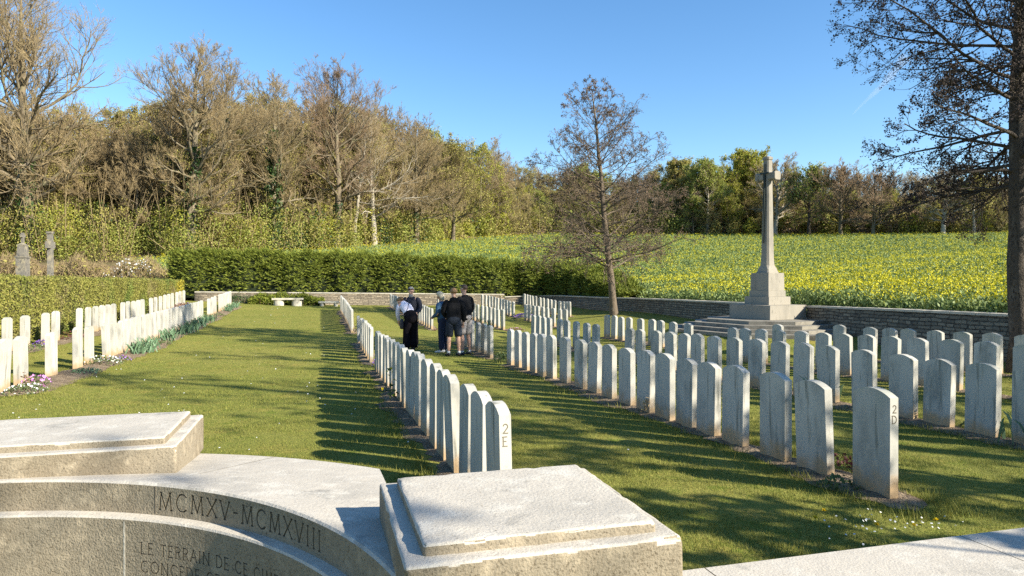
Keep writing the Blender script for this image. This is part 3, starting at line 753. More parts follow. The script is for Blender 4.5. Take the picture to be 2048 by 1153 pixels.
def place_tree(px, d, ztop_px, name, label, seed, r0=0.4, detail=1.0, wide=0.36, t0=0.22, group=None, ivy=None, leaves=None, bark=M_BARK, twigm=M_TWIG, twig=0.019, lean=(0, 0), leafsz=0.3, leafn=2):
    x = px2x(px, d); z0 = float(field_z(x, d)); H = (HY - ztop_px) / PF * d + CAMZ - z0
    root = empty(name, (x, d, z0)); tag(root, label, "tree", group)
    wood, tw, tips = beech(seed, H * 0.98, r0, detail, wide, t0, twig, lean)
    zmax = max(q[0][..., 2].max() for q in tw); k = H / zmax
    wood = [(P * k, R, s) for P, R, s in wood]; tw = [(P * k, R, s) for P, R, s in tw]; tips = tips * k
    woodmesh(wood, "trunk", bark, root)
    g = np.random.default_rng(seed + 100)
    a = Acc()
    for P, R, s in tw: a.add(*tubes(P, R, s), 0)
    mats = [twigm]
    if leaves is not None:
        mats.append(leaves)
        C = np.repeat(tips, leafn, 0) + g.normal(0, leafsz * 0.8, (len(tips) * leafn, 3))
        a.add(*rand_leaves(g, C, leafsz, 0.75), 1)
    a.obj("crown", mats, root)
    if ivy:
        V, F = ivy_on(wood[0][0], wood[0][1], ivy[0], ivy[1], ivy[2], g, ivy[3] if len(ivy) > 3 else 0.45)
        npmesh("ivy", V, [F], M_IVY, root)
    return root

# ---- the tall bare trees one can tell apart along the left wood's edge
place_tree(52, 66, -95, "beech_tree", "huge bare beech at the left edge with ivy on its lower trunk", 11, 0.62, 1.05, 0.36, 0.20, ivy=(0, 9.5, 900, 0.4))
place_tree(-45, 70, -40, "beech_tree", "bare beech cut by the photo's left border behind the old stone crosses", 12, 0.5, 1.0, 0.34, 0.22)
place_tree(385, 70, 66, "beech_tree", "tall bare beech with drooping lower limbs and an ivied trunk above the conifer hedge", 13, 0.55, 1.3, 0.35, 0.22, ivy=(0, 11, 1000, 0.4))
place_tree(455, 80, 92, "beech_tree", "slender bare tree standing right behind the drooping ivied beech", 14, 0.36, 1.0, 0.28, 0.3, ivy=(4, 14, 400, 0.3))
place_tree(548, 78, 138, "ivied_tree", "bare tree wrapped in thick dark ivy left of the tallest central beech", 15, 0.42, 1.1, 0.33, 0.25, ivy=(0, 14, 2600, 0.6))
place_tree(672, 86, 112, "beech_tree", "tall straight bare beech with reddish top in the middle of the wood edge", 16, 0.5, 1.25, 0.34, 0.28, twigm=M_TWIG_RED, ivy=(0, 6, 500, 0.4))
place_tree(748, 95, 196, "beech_tree", "bare tree with pale grey lower trunk at the edge of the field", 17, 0.42, 1.1, 0.36, 0.22, bark=M_BARK_PALE)
place_tree(708, 92, 215, "beech_tree", "thin leaning pale stemmed tree beside the pale grey trunk", 18, 0.28, 0.9, 0.3, 0.35, bark=M_BARK_PALE, lean=(0.08, 0))
place_tree(832, 104, 226, "beech_tree", "bare wide crowned tree where the wood edge starts to drop", 19, 0.42, 1.1, 0.42, 0.2)
place_tree(905, 114, 268, "budding_tree", "bare tree with pale yellow buds above the tip of the rape field", 20, 0.36, 1.0, 0.40, 0.2, leaves=M_LEAF_OL, leafn=1, leafsz=0.22)
place_tree(962, 136, 282, "budding_tree", "fresh yellow green tree at the right end of the left wood", 21, 0.34, 0.9, 0.36, 0.2, leaves=M_LEAF_Y, leafn=1, leafsz=0.24)
place_tree(985, 160, 272, "beech_tree", "small bare tree rising in the gap between the two woods", 22, 0.34, 0.9, 0.34, 0.3)
# ---- trees one can tell apart in the far wood across the field
place_tree(1165, 168, 326, "budding_tree", "green leafing tree far behind the lone brown alder", 31, 0.35, 0.8, 0.40, 0.2, leaves=M_LEAF_G, leafn=4, leafsz=0.3, twig=0.04)
place_tree(1352, 160, 314, "budding_tree", "pale yellow green tree beyond the field, first right of the lone alder", 32, 0.35, 0.8, 0.42, 0.2, leaves=M_LEAF_OL, leafn=4, leafsz=0.28, twig=0.04)
place_tree(1415, 152, 318, "budding_tree", "green tree with a forked pale trunk beyond the field, left of the stone cross", 33, 0.32, 0.8, 0.42, 0.3, leaves=M_LEAF_G, leafn=4, leafsz=0.28, bark=M_BARK_PALE, twig=0.04)
place_tree(1490, 156, 296, "budding_tree", "broad yellow green tree directly left of the stone cross top", 34, 0.42, 0.9, 0.42, 0.2, leaves=M_LEAF_Y, leafn=4, leafsz=0.28, twig=0.04)
place_tree(1549, 143, 306, "beech_tree", "bare tree with a pale leaning trunk just right of the stone cross shaft", 35, 0.5, 1.0, 0.46, 0.25, bark=M_BARK_PALE, twig=0.036, lean=(0.04, 0))
place_tree(1617, 138, 326, "budding_tree", "green tree with a thin black forked trunk at the far field edge", 36, 0.34, 0.8, 0.42, 0.3, leaves=M_LEAF_G, leafn=1, leafsz=0.34, bark=M_BARK_DARK, twig=0.036)
place_tree(1681, 133, 316, "beech_tree", "reddish brown bare tree at the far field edge, left of the dark tree's branches", 37, 0.42, 1.0, 0.46, 0.2, twigm=M_TWIG_RED, twig=0.036)
place_tree(1745, 128, 328, "beech_tree", "brown bare tree partly hidden by the dark tree's branch tips", 38, 0.36, 1.0, 0.44, 0.2, twigm=M_TWIG_RED, twig=0.034)
place_tree(1885, 122, 330, "beech_tree", "pale stemmed bare tree seen through the dark tree's low branches", 39, 0.4, 0.9, 0.44, 0.25, bark=M_BARK_PALE, twig=0.034, lean=(0.06, 0))
place_tree(1948, 121, 338, "budding_tree", "slim upright pale tree seen beside the dark tree's trunk", 40, 0.25, 0.8, 0.36, 0.3, leaves=M_LEAF_OL, leafn=1, leafsz=0.3, bark=M_BARK_PALE, twig=0.034)

# ---- the rest of the two woods: one mass
def variant(seed, detail, wide, t0, leaf, n_leaf, sz, twig):
    wood, tw, tips = beech(seed, 1.0 * 18, 0.3, detail, wide, t0, twig, (0, 0), 2)
    a = Acc()
    for P, R, k in wood: a.add(*tubes(P, R, max(3, k - 3)), 0)
    for P, R, k in tw: a.add(*tubes(P, R, 3), 1)
    g = np.random.default_rng(seed)
    if leaf is not None:
        C = np.repeat(tips, n_leaf, 0) + g.normal(0, sz, (len(tips) * n_leaf, 3))
        a.add(*rand_leaves(g, C, sz, 0.75), leaf)
    V = np.concatenate(a.V); F = np.concatenate(a.F); M = np.concatenate(a.M)
    V = V / V[:, 2].max()
    return V, F, M
WM = [M_BARK, M_TWIG, M_LEAF_OL, M_LEAF_Y, M_LEAF_G, M_TWIG_RED]
VAR_B = [variant(200 + i, 1.0, 0.30 + 0.04 * (i % 3), 0.16 + 0.05 * (i % 2), None, 0, 0.3, 0.030) for i in range(5)]
VAR_O = [variant(220 + i, 0.7, 0.36, 0.09, 2, 2, 0.22, 0.036) for i in range(2)]
VAR_Y = [variant(240 + i, 0.55, 0.36, 0.12, 3, 4, 0.28, 0.04) for i in range(2)]
VAR_G = [variant(260 + i, 0.55, 0.36, 0.12, 4, 4, 0.28, 0.04) for i in range(2)]
def wood_mass(name, label, spots, rng):
    Vs, Fs, Ms, n = [], [], [], 0
    for (x, y, z, H, var) in spots:
        V, F, M = var
        a = rng.uniform(0, 6.28); c, s = math.cos(a), math.sin(a); w = H * rng.uniform(0.85, 1.15)
        W = np.c_[(V[:, 0] * c - V[:, 1] * s) * w + x, (V[:, 0] * s + V[:, 1] * c) * w + y, V[:, 2] * H + z]
        Vs.append(W); Fs.append(F + n); Ms.append(M); n += len(W)
    o = npmesh(name, np.concatenate(Vs), [np.concatenate(Fs)], WM, None, np.concatenate(Ms))
    tag(o, label, "wood", kind="stuff")
SKY_PX = [-300, 0, 100, 200, 270, 330, 420, 500, 560, 640, 720, 790, 850, 900, 950, 1000]
SKY_Y = [150, 190, 200, 212, 205, 190, 178, 182, 190, 186, 190, 215, 245, 272, 292, 312]
spots = []
g = np.random.default_rng(5)
for k in range(105):
    px = -260 + (k + g.uniform(-0.5, 0.5)) * 1250 / 105
    row = k % 3
    d = float(edge_d(px)) + [6.0, 14, 25][row] + g.uniform(-2, 4)
    x = px2x(px, d); z = float(field_z(x, d))
    ytop = np.interp(px, SKY_PX, SKY_Y) + [55, 22, 0][row] + g.uniform(-12, 16)
    H = (HY - ytop) / PF * d + CAMZ - z
    p = g.uniform()
    var = VAR_B[g.integers(5)] if p < 0.52 else VAR_O[g.integers(2)]
    if px > 840 and p > 0.6: var = VAR_Y[g.integers(2)] if p > 0.8 else VAR_O[g.integers(2)]
    spots.append((x, d, z - 0.3, max(H, 6), var))
wood_mass("bare_woodland", "mass of bare brown trees crowding the hillside on the left", spots, g)
spots = []
SKY2_PX = [960, 1010, 1060, 1100, 1170, 1240, 1320, 1420, 1500, 1560, 1650, 1720, 1850, 2048, 2300]
SKY2_Y = [304, 308, 312, 318, 326, 338, 322, 330, 318, 330, 338, 334, 336, 335, 330]
for k in range(150):
    px = 985 + (k + g.uniform(-0.5, 0.5)) * 1280 / 150
    row = k % 4
    d = float(edge_d(px)) + [4.5, 10, 18, 1.0][row] + g.uniform(-1, 3)
    x = px2x(px, d); z = float(field_z(x, d))
    ytop = np.interp(px, SKY2_PX, SKY2_Y) + [42, 16, 2, 58][row] + g.uniform(-10, 14)
    H = (HY - ytop) / PF * d + CAMZ - z
    p = g.uniform()
    gw = np.interp(px, [990, 1150, 1300, 1520, 1600, 1700], [0.5, 0.65, 0.75, 0.7, 0.35, 0.15])
    if p < gw: var = (VAR_Y if g.uniform() < 0.4 else VAR_G if g.uniform() < 0.45 else VAR_O)[g.integers(2)]
    else: var = VAR_B[g.integers(5)]
    if row == 3 and g.uniform() < 0.75: var = (VAR_O + VAR_G)[g.integers(4)]
    spots.append((x, d, z - 0.3, max(H, 5), var))
wood_mass("mixed_woodland", "mass of green and brown trees along the far edge of the rape field", spots, g)

# ---- undergrowth at the foot of the woods
def undergrowth(name, label, px0, px1, n, hmax, mats, weights, dens_d, seed, sz0):
    g = np.random.default_rng(seed)
    # bushes: clumps of leaves on stems
    nb = int(n / 150)
    a = Acc()
    px = g.uniform(px0, px1, nb); d = edge_d(px) + g.uniform(-1.8, dens_d, nb); x = px2x(px, d); z = field_z(x, d)
    H = hmax(px) * g.uniform(0.45, 1.1, nb) * d / 75; W = H * g.uniform(0.35, 0.6, nb)
    for b in range(nb):
        m = 420
        r = g.uniform(0, 1, m) ** 0.5; az = g.uniform(0, 6.28, m); hh = g.uniform(0.05, 1, m)
        prof = np.sin(np.clip(hh, 0, 1) * 2.6 + 0.35)
        C = np.c_[x[b] + W[b] * r * prof * np.cos(az), d[b] + W[b] * r * prof * np.sin(az), z[b] + hh * H[b] + g.normal(0, 0.1, m)]
        mi = g.choice(len(mats), p=weights)
        a.add(*rand_leaves(g, C, sz0 * d[b] / 75, 0.7), mi)
        ms = 2
        bp = np.c_[x[b] + g.normal(0, 0.3, ms), d[b] + g.normal(0, 0.3, ms), np.full(ms, z[b] - 0.2)]
        tp = bp + np.c_[g.normal(0, W[b] * 0.6, ms), g.normal(0, W[b] * 0.6, ms), H[b] * g.uniform(0.8, 1.9, ms)]
        mid = (bp + tp) / 2 + g.normal(0, 0.15, (ms, 3))
        a.add(*tubes(np.stack([bp, mid, tp], 1), np.tile([0.035, 0.03, 0.012], (ms, 1)), 3), len(mats))
    o = a.obj(name, list(mats) + [M_TWIG])
    tag(o, label, "undergrowth", kind="stuff")
undergrowth("undergrowth", "tangle of fresh green bushes and saplings at the foot of the left wood", -150, 985, 62000, lambda p: np.interp(p, [0, 300, 560, 700, 985], [6.5, 5.8, 5.4, 4.2, 3.0]), [M_LEAF_OL, M_LEAF_Y, M_LEAF_G, M_IVY], [0.32, 0.24, 0.34, 0.10], 12, 41, 0.19)
undergrowth("undergrowth", "low green and brown bushes at the foot of the far wood", 960, 2200, 30000, lambda p: np.interp(p, [960, 1300, 2200], [3.3, 2.7, 2.6]), [M_LEAF_OL, M_LEAF_G, M_LEAF_Y, M_TWIG_RED], [0.60, 0.2, 0.1, 0.10], 12, 42, 0.20)

# ---- the two cemetery trees
def cone_tree(x, y, z, H, r0, lean, t0, rad, n1, seed, twig, bark, twm, conem, ncone, csz, label, zmaxlen=0.2, droop=-0.05, d2=1.0, tl=(0.80, 0.40, 0.07), rr1=0.34):
    root = empty("alder_tree", (x, y, z)); tag(root, label, "tree")
    wood, tw, tips = alder(seed, H, r0, lean, t0, rad, n1, twig, zmaxlen, droop, d2, tl, rr1)
    woodmesh(wood, "trunk", bark, root)
    g = np.random.default_rng(seed)
    a = Acc()
    for P, R, k in tw: a.add(*tubes(P, R, k), 0)
    pick = tips[g.choice(len(tips), min(ncone, len(tips)), replace=False)]
    # small clusters of spent cones
    C = np.repeat(pick, 3, 0) + g.normal(0, csz * 0.75, (len(pick) * 3, 3))
    a.add(*rand_leaves(g, C, csz, 0.75), 1)
    a.obj("crown", [twm, conem], root)
    return root
MT = (px2x(1229, 33.5), 33.5)
cone_tree(MT[0], MT[1], float(lawn_z(*MT)) - 0.03, 10.9, 0.172, (-0.10, 0.0), 0.20, 4.35, 70, 51, 0.0105, M_BARK_MID, M_BARK_MID, M_CONE, 9500, 0.056,
          "lone bare brown alder inside the wall, left of the stone cross", 0.34, -0.03, 1.05, (0.80, 0.50, 0.15), 0.30)
RT = (px2x(2038, 14.0), 14.0)
cone_tree(RT[0], RT[1], float(lawn_z(*RT)) - 0.03, 15.5, 0.185, (-0.018, 0.0), 0.235, 3.15, 96, 63, 0.0065, M_BARK_DARK, M_BARK_DARK, M_CONE_D, 32000, 0.046,
          "dark alder with cone laden drooping branches at the right edge", 0.40, -0.06, 1.25, (0.95, 0.7, 0.2), 0.27)
# more of the same avenue to the right of the camera, seen only by the shade it throws on lawn and memorial
for (x, y, H, sd, nc, rd) in ((10.5, -4.6, 12.0, 71, 1500, 3.0), (14.4, 2.0, 15.0, 72, 9000, 4.0), (9.6, 2.9, 8.0, 76, 9000, 2.2), (7.6, 1.55, 4.4, 77, 14000, 2.2), (18.5, 4.2, 17.0, 74, 9000, 4.0), (23.5, 8.2, 17.0, 75, 9000, 4.0)):
    wood, tw, tips = alder(sd, H, 0.2, (0, 0), 0.22, rd, 40, 0.010, 0.3, -0.05, 0.7)
    root = empty("alder_tree", (x, y, -0.1)); tag(root, "bare alder of the same avenue outside the photo on the right", "tree", "alders beyond the right border")
    woodmesh(wood, "trunk", M_BARK_DARK, root)
    a = Acc(); g = np.random.default_rng(sd)
    for P, R, k in tw[:2]: a.add(*tubes(P, R, 3), 0)
    a.add(*rand_leaves(g, tips[g.choice(len(tips), min(nc, len(tips)), replace=False)], 0.11, 0.8), 1)
    a.obj("crown", [M_BARK_DARK, M_CONE_D], root)
# ================================================================== LETTER STROKES
def arcp(cx, cy, rx, ry, a0, a1, n=10):
    return [(cx + rx * math.cos(math.radians(a0 + (a1 - a0) * i / n)), cy + ry * math.sin(math.radians(a0 + (a1 - a0) * i / n))) for i in range(n + 1)]
GLY = {
 'M': (0.95, [[(0.08, 0), (0.16, 1)], [(0.16, 1), (0.475, 0.05)], [(0.475, 0.05), (0.79, 1)], [(0.79, 1), (0.87, 0)]]),
 'C': (0.82, [arcp(0.46, 0.5, 0.40, 0.5, 45, 315, 16)]),
 'X': (0.75, [[(0.04, 0), (0.70, 1)], [(0.06, 1), (0.71, 0)]]),
 'V': (0.75, [[(0.04, 1), (0.37, 0)], [(0.37, 0), (0.71, 1)]]),
 'I': (0.28, [[(0.14, 0), (0.14, 1)]]),
 '-': (0.42, [[(0.06, 0.48), (0.36, 0.48)]]),
 'L': (0.55, [[(0.08, 1), (0.08, 0)], [(0.08, 0), (0.52, 0)]]),
 'E': (0.56, [[(0.08, 0), (0.08, 1)], [(0.08, 1), (0.50, 1)], [(0.08, 0.52), (0.42, 0.52)], [(0.08, 0), (0.53, 0)]]),
 'T': (0.66, [[(0.33, 0), (0.33, 1)], [(0.03, 1), (0.63, 1)]]),
 'R': (0.64, [[(0.08, 0), (0.08, 1)], [(0.08, 1)] + arcp(0.30, 0.76, 0.24, 0.24, 90, -90) + [(0.08, 0.52)], [(0.28, 0.52), (0.62, 0)]]),
 'A': (0.74, [[(0.03, 0), (0.37, 1)], [(0.37, 1), (0.71, 0)], [(0.15, 0.36), (0.59, 0.36)]]),
 'N': (0.80, [[(0.08, 0), (0.08, 1)], [(0.08, 1), (0.72, 0)], [(0.72, 0), (0.72, 1)]]),
 'D': (0.78, [[(0.08, 0), (0.08, 1)], [(0.08, 1), (0.26, 1)] + arcp(0.28, 0.5, 0.44, 0.5, 90, -90, 14) + [(0.08, 0)]]),
 'O': (0.92, [arcp(0.46, 0.5, 0.42, 0.5, 0, 360, 20)]),
 'G': (0.86, [arcp(0.46, 0.5, 0.40, 0.5, 45, 340, 16), [(0.82, 0.02), (0.82, 0.42)], [(0.60, 0.42), (0.84, 0.42)]]),
 'U': (0.74, [[(0.08, 1), (0.08, 0.32)] + arcp(0.36, 0.30, 0.28, 0.30, 180, 360, 10) + [(0.64, 1)]]),
 'P': (0.60, [[(0.08, 0), (0.08, 1)], [(0.08, 1)] + arcp(0.30, 0.75, 0.24, 0.25, 90, -90) + [(0.08, 0.5)]]),
 '2': (0.62, [arcp(0.30, 0.73, 0.25, 0.27, 165, -35, 12) + [(0.06, 0.03)], [(0.04, 0.03), (0.58, 0.03)]]),
}
def serif(stroke):
    r = []
    for (x, z) in (stroke[0], stroke[-1]):
        if z in (0, 1): r.append([(x - 0.07, z), (x + 0.07, z)])
    return r
def ribbons(polys, w):
    """list of polylines -> 2d quads"""
    Q = []
    for pl in polys:
        for (x0, z0), (x1, z1) in zip(pl[:-1], pl[1:]):
            dx, dz = x1 - x0, z1 - z0; l = math.hypot(dx, dz)
            if l < 1e-6: continue
            nx, nz = -dz / l * w / 2, dx / l * w / 2; ex, ez = dx / l * w * 0.2, dz / l * w * 0.2
            Q.append([(x0 - ex + nx, z0 - ez + nz), (x0 - ex - nx, z0 - ez - nz), (x1 + ex - nx, z1 + ez - nz), (x1 + ex + nx, z1 + ez + nz)])
    return Q
def lettering(text, h, w, mapf, name, m, parent, gap=0.16, serifs=True, space=0.55):
    x = 0.0; Q = []
    for ch in text:
        if ch == ' ': x += space * h; continue
        adv, st = GLY[ch]
        pol = [[(px * h + x, pz * h) for px, pz in s] for s in st]
        if serifs and ch not in '-CO2G':
            for s in st:
                if len(s) == 2 and abs(s[0][1] - s[1][1]) > 0.8:
                    pol += [[(px * h + x, pz * h) for px, pz in r] for r in serif(s)]
        Q += ribbons(pol, w); x += (adv + gap) * h
    bm = bmesh.new()
    for k, q_ in enumerate(Q):
        lo = [bm.verts.new(mapf(a, b, 0.0004 * (k % 4) - 0.004)) for a, b in q_]; hi = [bm.verts.new(mapf(a, b, 0.0010 + 0.00012 * (k % 7))) for a, b in q_]
        bm.faces.new(hi); bm.faces.new(list(reversed(lo)))
        for i in range(4): bm.faces.new([lo[i], lo[(i + 1) % 4], hi[(i + 1) % 4], hi[i]])
    return bmobj(name, bm, m, parent)

# ================================================================== HEADSTONES
ORD = ['', 'first', 'second', 'third', 'fourth', 'fifth', 'sixth', 'seventh', 'eighth', 'ninth', 'tenth', 'eleventh', 'twelfth', 'thirteenth', 'fourteenth', 'fifteenth', 'sixteenth', 'seventeenth', 'eighteenth', 'nineteenth', 'twentieth']
def ordinal(n):
    if n <= 20: return ORD[n]
    t = {2: 'twenty', 3: 'thirty', 4: 'forty'}[n // 10]
    return {2: 'twentieth', 3: 'thirtieth', 4: 'fortieth'}[n // 10] if n % 10 == 0 else t + '-' + ORD[n % 10]
def headstone_mesh(seed):
    g = random.Random(seed)
    bm = bmesh.new()
    n = 12; w = 0.19; hs = 0.775 + g.uniform(-0.004, 0.004); ap = 0.055
    prof = [(-w, -0.15), (w, -0.15)] + [(w * math.cos(math.pi * 0) - 2 * w * i / n, hs + ap * (1 - (1 - 2 * i / n) ** 2)) for i in range(n + 1)]
    a = [bm.verts.new((-0.038, y, z)) for y, z in prof]; b = [bm.verts.new((0.038, y, z)) for y, z in prof]
    bm.faces.new(list(reversed(a))); bm.faces.new(b)
    m = len(prof)
    for i in range(m): bm.faces.new([a[i], a[(i + 1) % m], b[(i + 1) % m], b[i]])
    es = [e for e in bm.edges if len(e.link_faces) == 2 and e.calc_face_angle(0) > 0.6]
    bmesh.ops.bevel(bm, geom=es, offset=0.005, segments=2, affect='EDGES')
    bmesh.ops.recalc_face_normals(bm, faces=bm.faces)
    me = bpy.data.meshes.new("headstone"); bm.to_mesh(me); bm.free(); me.materials.append(M_HEAD)
    return me
HS = [headstone_mesh(i) for i in range(3)]
def fill(a, b, step): 
    n = int(round((b - a) / step)); return [a + (b - a) * i / n for i in range(n + 1)]
U = {"LL": [18.15, 19.15, 20.43, 21.16, 23.09, 23.88, 24.63, 25.35, 26.05, 26.69, 27.82, 28.63, 29.37, 30.08, 30.8, 32.23, 33.04, 33.99, 34.88, 35.76, 36.67, 37.69, 38.58, 39.51], "A": [12.18, 12.9, 14.23, 15.67, 16.39, 17.66, 18.14, 18.68, 19.23, 19.72, 20.24, 20.83], "E": [4.11, 4.65, 5.12, 5.67, 6.19, 6.67, 7.24, 7.8, 8.28, 8.68, 9.17, 9.71, 10.38, 10.88, 11.5, 12.08, 12.79, 13.34, 13.86, 15.7, 16.7, 17.36, 18.2, 19.43, 20.83, 24.91, 26.88, 28.94, 31.42], "D": [4.23, 4.9, 5.45, 6.11, 6.63, 7.1, 7.63, 8.17, 8.74, 9.36, 9.95, 10.53, 11.29, 12.03, 12.61, 13.11, 13.67, 14.26, 14.91, 16.85, 17.54, 18.27, 19.02], "C": [5.28, 5.84, 6.41, 6.93, 7.58, 8.28, 8.82, 9.39, 10.0, 10.65, 11.29, 11.89, 12.44, 12.95, 13.63, 14.4, 15.01, 17.09, 17.77, 18.58, 19.35, 19.97, 20.97, 21.51, 22.15, 22.7, 26.85, 27.63, 28.35, 29.01, 29.76, 30.59, 31.46, 32.18], "B": [7.48, 8.13, 8.74, 9.38, 9.98, 10.53, 11.11, 11.71, 12.37, 13.13, 13.76, 14.37, 14.89, 17.05, 17.95, 18.69, 19.28, 20.04, 20.93, 21.53, 22.14, 22.75, 27.1, 27.77, 28.62, 29.48, 30.12, 30.88, 31.49, 32.24, 32.83, 35.21, 35.9, 36.51, 37.17, 37.85, 38.56, 39.25, 39.95, 40.63, 41.54, 42.49], "Z": [9.77, 10.43, 11.09, 11.73, 12.45, 13.01, 13.61, 14.63, 17.1, 34.51, 34.96, 35.51, 36.08, 36.93, 37.61, 38.24, 38.96, 39.59, 40.48, 41.13, 41.75, 42.34, 42.99]}
ROWV = dict(LL=-6.9, A=-4.73, E=1.12, D=4.18, C=7.17, B=9.95, Z=12.88)
def split(l, gap=1.35):
    out = [[l[0]]]
    for a, b in zip(l[:-1], l[1:]):
        if b - a > gap: out.append([])
        out[-1].append(b)
    return out
BL = {}
BL['LL'] = [('hedge row', U['LL'][:2] ), ('hedge row', U['LL'][2:4]), ('hedge row', U['LL'][4:10]), ('hedge row', U['LL'][10:15]), ('hedge row', U['LL'][15:])]
BL['A'] = [('iris row', U['A'][:5]), ('iris row', fill(17.66, 31.0, 0.575)), ('iris row', [32.9, 33.9, 34.9]), ('iris row', fill(36.4, 40.6, 0.6))]
BL['E'] = [('2E row', U['E'][:19]), ('2E row', [15.7, 16.4, 17.1, 17.8, 18.5, 19.2, 20.7]), ('2E row', fill(24.91, 38.6, 0.62))]
BL['D'] = [('2D row', U['D'][:19]), ('2D row', U['D'][19:] + [19.7, 20.4, 21.1]), ('2D row', fill(26.4, 42.4, 0.64))]
BL['C'] = [(None, U['C'][:17]), (None, U['C'][17:26]), (None, U['C'][26:] + [32.9, 33.6, 34.3]), (None, [42.0, 42.7])]
BL['B'] = [(None, [6.9] + U['B'][1:13] if False else U['B'][:13]), (None, U['B'][13:22]), (None, U['B'][22:31]), (None, U['B'][31:])]
BL['Z'] = [(None, U['Z'][:8]), (None, U['Z'][8:9]), (None, U['Z'][9:])]
RNAME = dict(LL='row along the clipped hedge', A='row behind the iris bed', E='row headed by stone 2E', D='row headed by stone 2D', C='next row right of the 2D row', B='second row right of the 2D row', Z='row right below the field wall')
BNAME = dict(LL=['nearest pair', 'second pair', 'middle group', 'second last group', 'farthest group'], A=['nearest group', 'long middle block', 'small far group', 'farthest block'],
             E=['near block', 'middle block', 'far block'], D=['near block', 'middle block', 'far block'], C=['near block', 'middle block', 'far block', 'last pair'], B=['near block', 'second block', 'third block', 'farthest block'], Z=['near block', 'lone stone', 'far block'])
ROWSHORT = dict(LL='headstones along the clipped hedge', A='headstones behind the iris bed', E='headstones of the row marked 2E', D='headstones of the row marked 2D', C='headstones of the row after 2D', B='headstones of the second row after 2D', Z='headstones below the field wall')
gst = random.Random(4)
STONES = []
first = None
for row, blocks in BL.items():
    v = ROWV[row]
    for bi, (_, lst) in enumerate(blocks):
        for k, u in enumerate(lst):
            uc = u + 0.19
            if row == 'Z' and bi == 1: uc = 15.9; vv_ = 11.84
            else: vv_ = v
            x, y = uv2xy(uc, vv_)
            z = float(lawn_uv(uc, vv_)) + gst.uniform(-0.008, 0.012)
            if first is None:
                o = bpy.data.objects.new("headstone", HS[0]); first = o
            else:
                o = first.copy(); o.data = HS[gst.randrange(3)]
            COL.objects.link(o)
            o.location = (x, y, z)
            o.rotation_euler = (math.radians(gst.gauss(0, 0.5)), math.radians(gst.gauss(0, 0.8)), ROT + math.radians(gst.gauss(0, 0.5)))
            b = BNAME[row][bi]
            rn = RNAME[row]
            if b == 'lone stone': lab = "white headstone standing alone in front of the cross steps in the row below the wall"
            elif len(lst) == 2: lab = "white headstone, %s of the %s in the %s" % (['nearer', 'farther'][k], b, rn)
            else: lab = "white headstone, %s from near end, %s of %s" % (ordinal(k + 1), b, rn)
            if row == 'E' and bi == 0 and k == 0: lab = "white headstone marked 2E on its narrow side, nearest of its row"; S2E = o
            if row == 'D' and bi == 0 and k == 0: lab = "grey shaded headstone marked 2D, nearest of its row"; S2D = o
            tag(o, lab, "headstone", ROWSHORT[row])
            STONES.append((row, bi, u, v, z))
# the two row marks: thin raised strokes, their dark tone painting a cut's dirt and shade
def stone_map(x0, z0):
    return lambda a, b, dpt: (x0 + a, -0.19 - dpt, z0 + b)
for st, rowl, m in ((S2E, 'E', M_CUT_PALE), (S2D, 'D', M_CUT_MID)):
    lettering("2", 0.058, 0.0068, stone_map(-0.016, 0.664), "row_number", m, st)
    lettering(rowl, 0.058, 0.0068, stone_map(-0.019 if rowl == 'E' else -0.022, 0.585), "row_letter", m, st)

# ---- soil beds along the rows
def bed(name, label, u0, u1, v0, v1, seed, rough=0.10, kind="structure"):
    g = np.random.default_rng(seed)
    nu_ = max(4, int((u1 - u0) / 0.12)); nv_ = 7
    uu_ = np.linspace(u0, u1, nu_)
    def wob(s): 
        w = np.zeros(nu_)
        for f in (1.1, 2.9, 6.1, 13.0): w += np.sin(uu_ * f + g.uniform(0, 6)) / f ** 0.5
        return w * s * 0.5 + g.normal(0, s * 0.25, nu_)
    lo = v0 + wob(rough); hi = v1 + wob(rough)
    endt = np.clip(np.minimum(uu_ - u0, u1 - uu_) / 0.35, 0, 1) ** 0.5
    mid = (lo + hi) / 2; lo = mid + (lo - mid) * endt; hi = mid + (hi - mid) * endt
    f = np.linspace(0, 1, nv_)
    VV_ = lo[:, None] + (hi - lo)[:, None] * f; UU_ = np.repeat(uu_[:, None], nv_, 1)
    hump = np.sin(f * math.pi)[None] * (0.025 + g.uniform(0, 0.02, (nu_, nv_))) * endt[:, None]
    Zb = lawn_uv(UU_, VV_) + 0.006 + hump
    X_, Y_ = uv2xy(UU_, VV_)
    idx = np.arange(nu_ * nv_).reshape(nu_, nv_)
    q_ = np.stack([idx[:-1, :-1], idx[:-1, 1:], idx[1:, 1:], idx[1:, :-1]], -1).reshape(-1, 4)
    o = npmesh(name, np.stack([X_, Y_, Zb], -1).reshape(-1, 3), [q_], M_SOIL, smooth=True)
    tag(o, label, "flower bed", kind=kind)
BEDS = []
for row, (a_, b_, r_) in dict(LL=(-0.22, 0.38, 0.12), A=(-0.14, 0.60, 0.10), E=(-0.22, 0.20, 0.14), D=(-0.20, 0.26, 0.14), C=(-0.18, 0.24, 0.14), B=(-0.15, 0.22, 0.12), Z=(-0.15, 0.22, 0.12)).items():
    for bi, (_, lst) in enumerate(BL[row]):
        if row == 'Z' and bi == 1: continue
        v = ROWV[row]; u0_, u1_ = lst[0] - 0.25, lst[-1] + 0.55
        if row == 'A' and bi < 3: u1_ = BL[row][bi + 1][1][0] - 0.2
        if row == 'LL' and bi < 4: u1_ = BL[row][bi + 1][1][0] - 0.2
        bed("flower_bed", "strip of bare brown soil under the %s, %s" % (RNAME[row], BNAME[row][bi]), u0_, u1_, v + a_, v + b_, hash((row, bi)) % 1000 if False else (ord(row[0]) * 7 + bi), r_)
        BEDS.append((row, u0_, u1_, v + a_, v + b_))
        
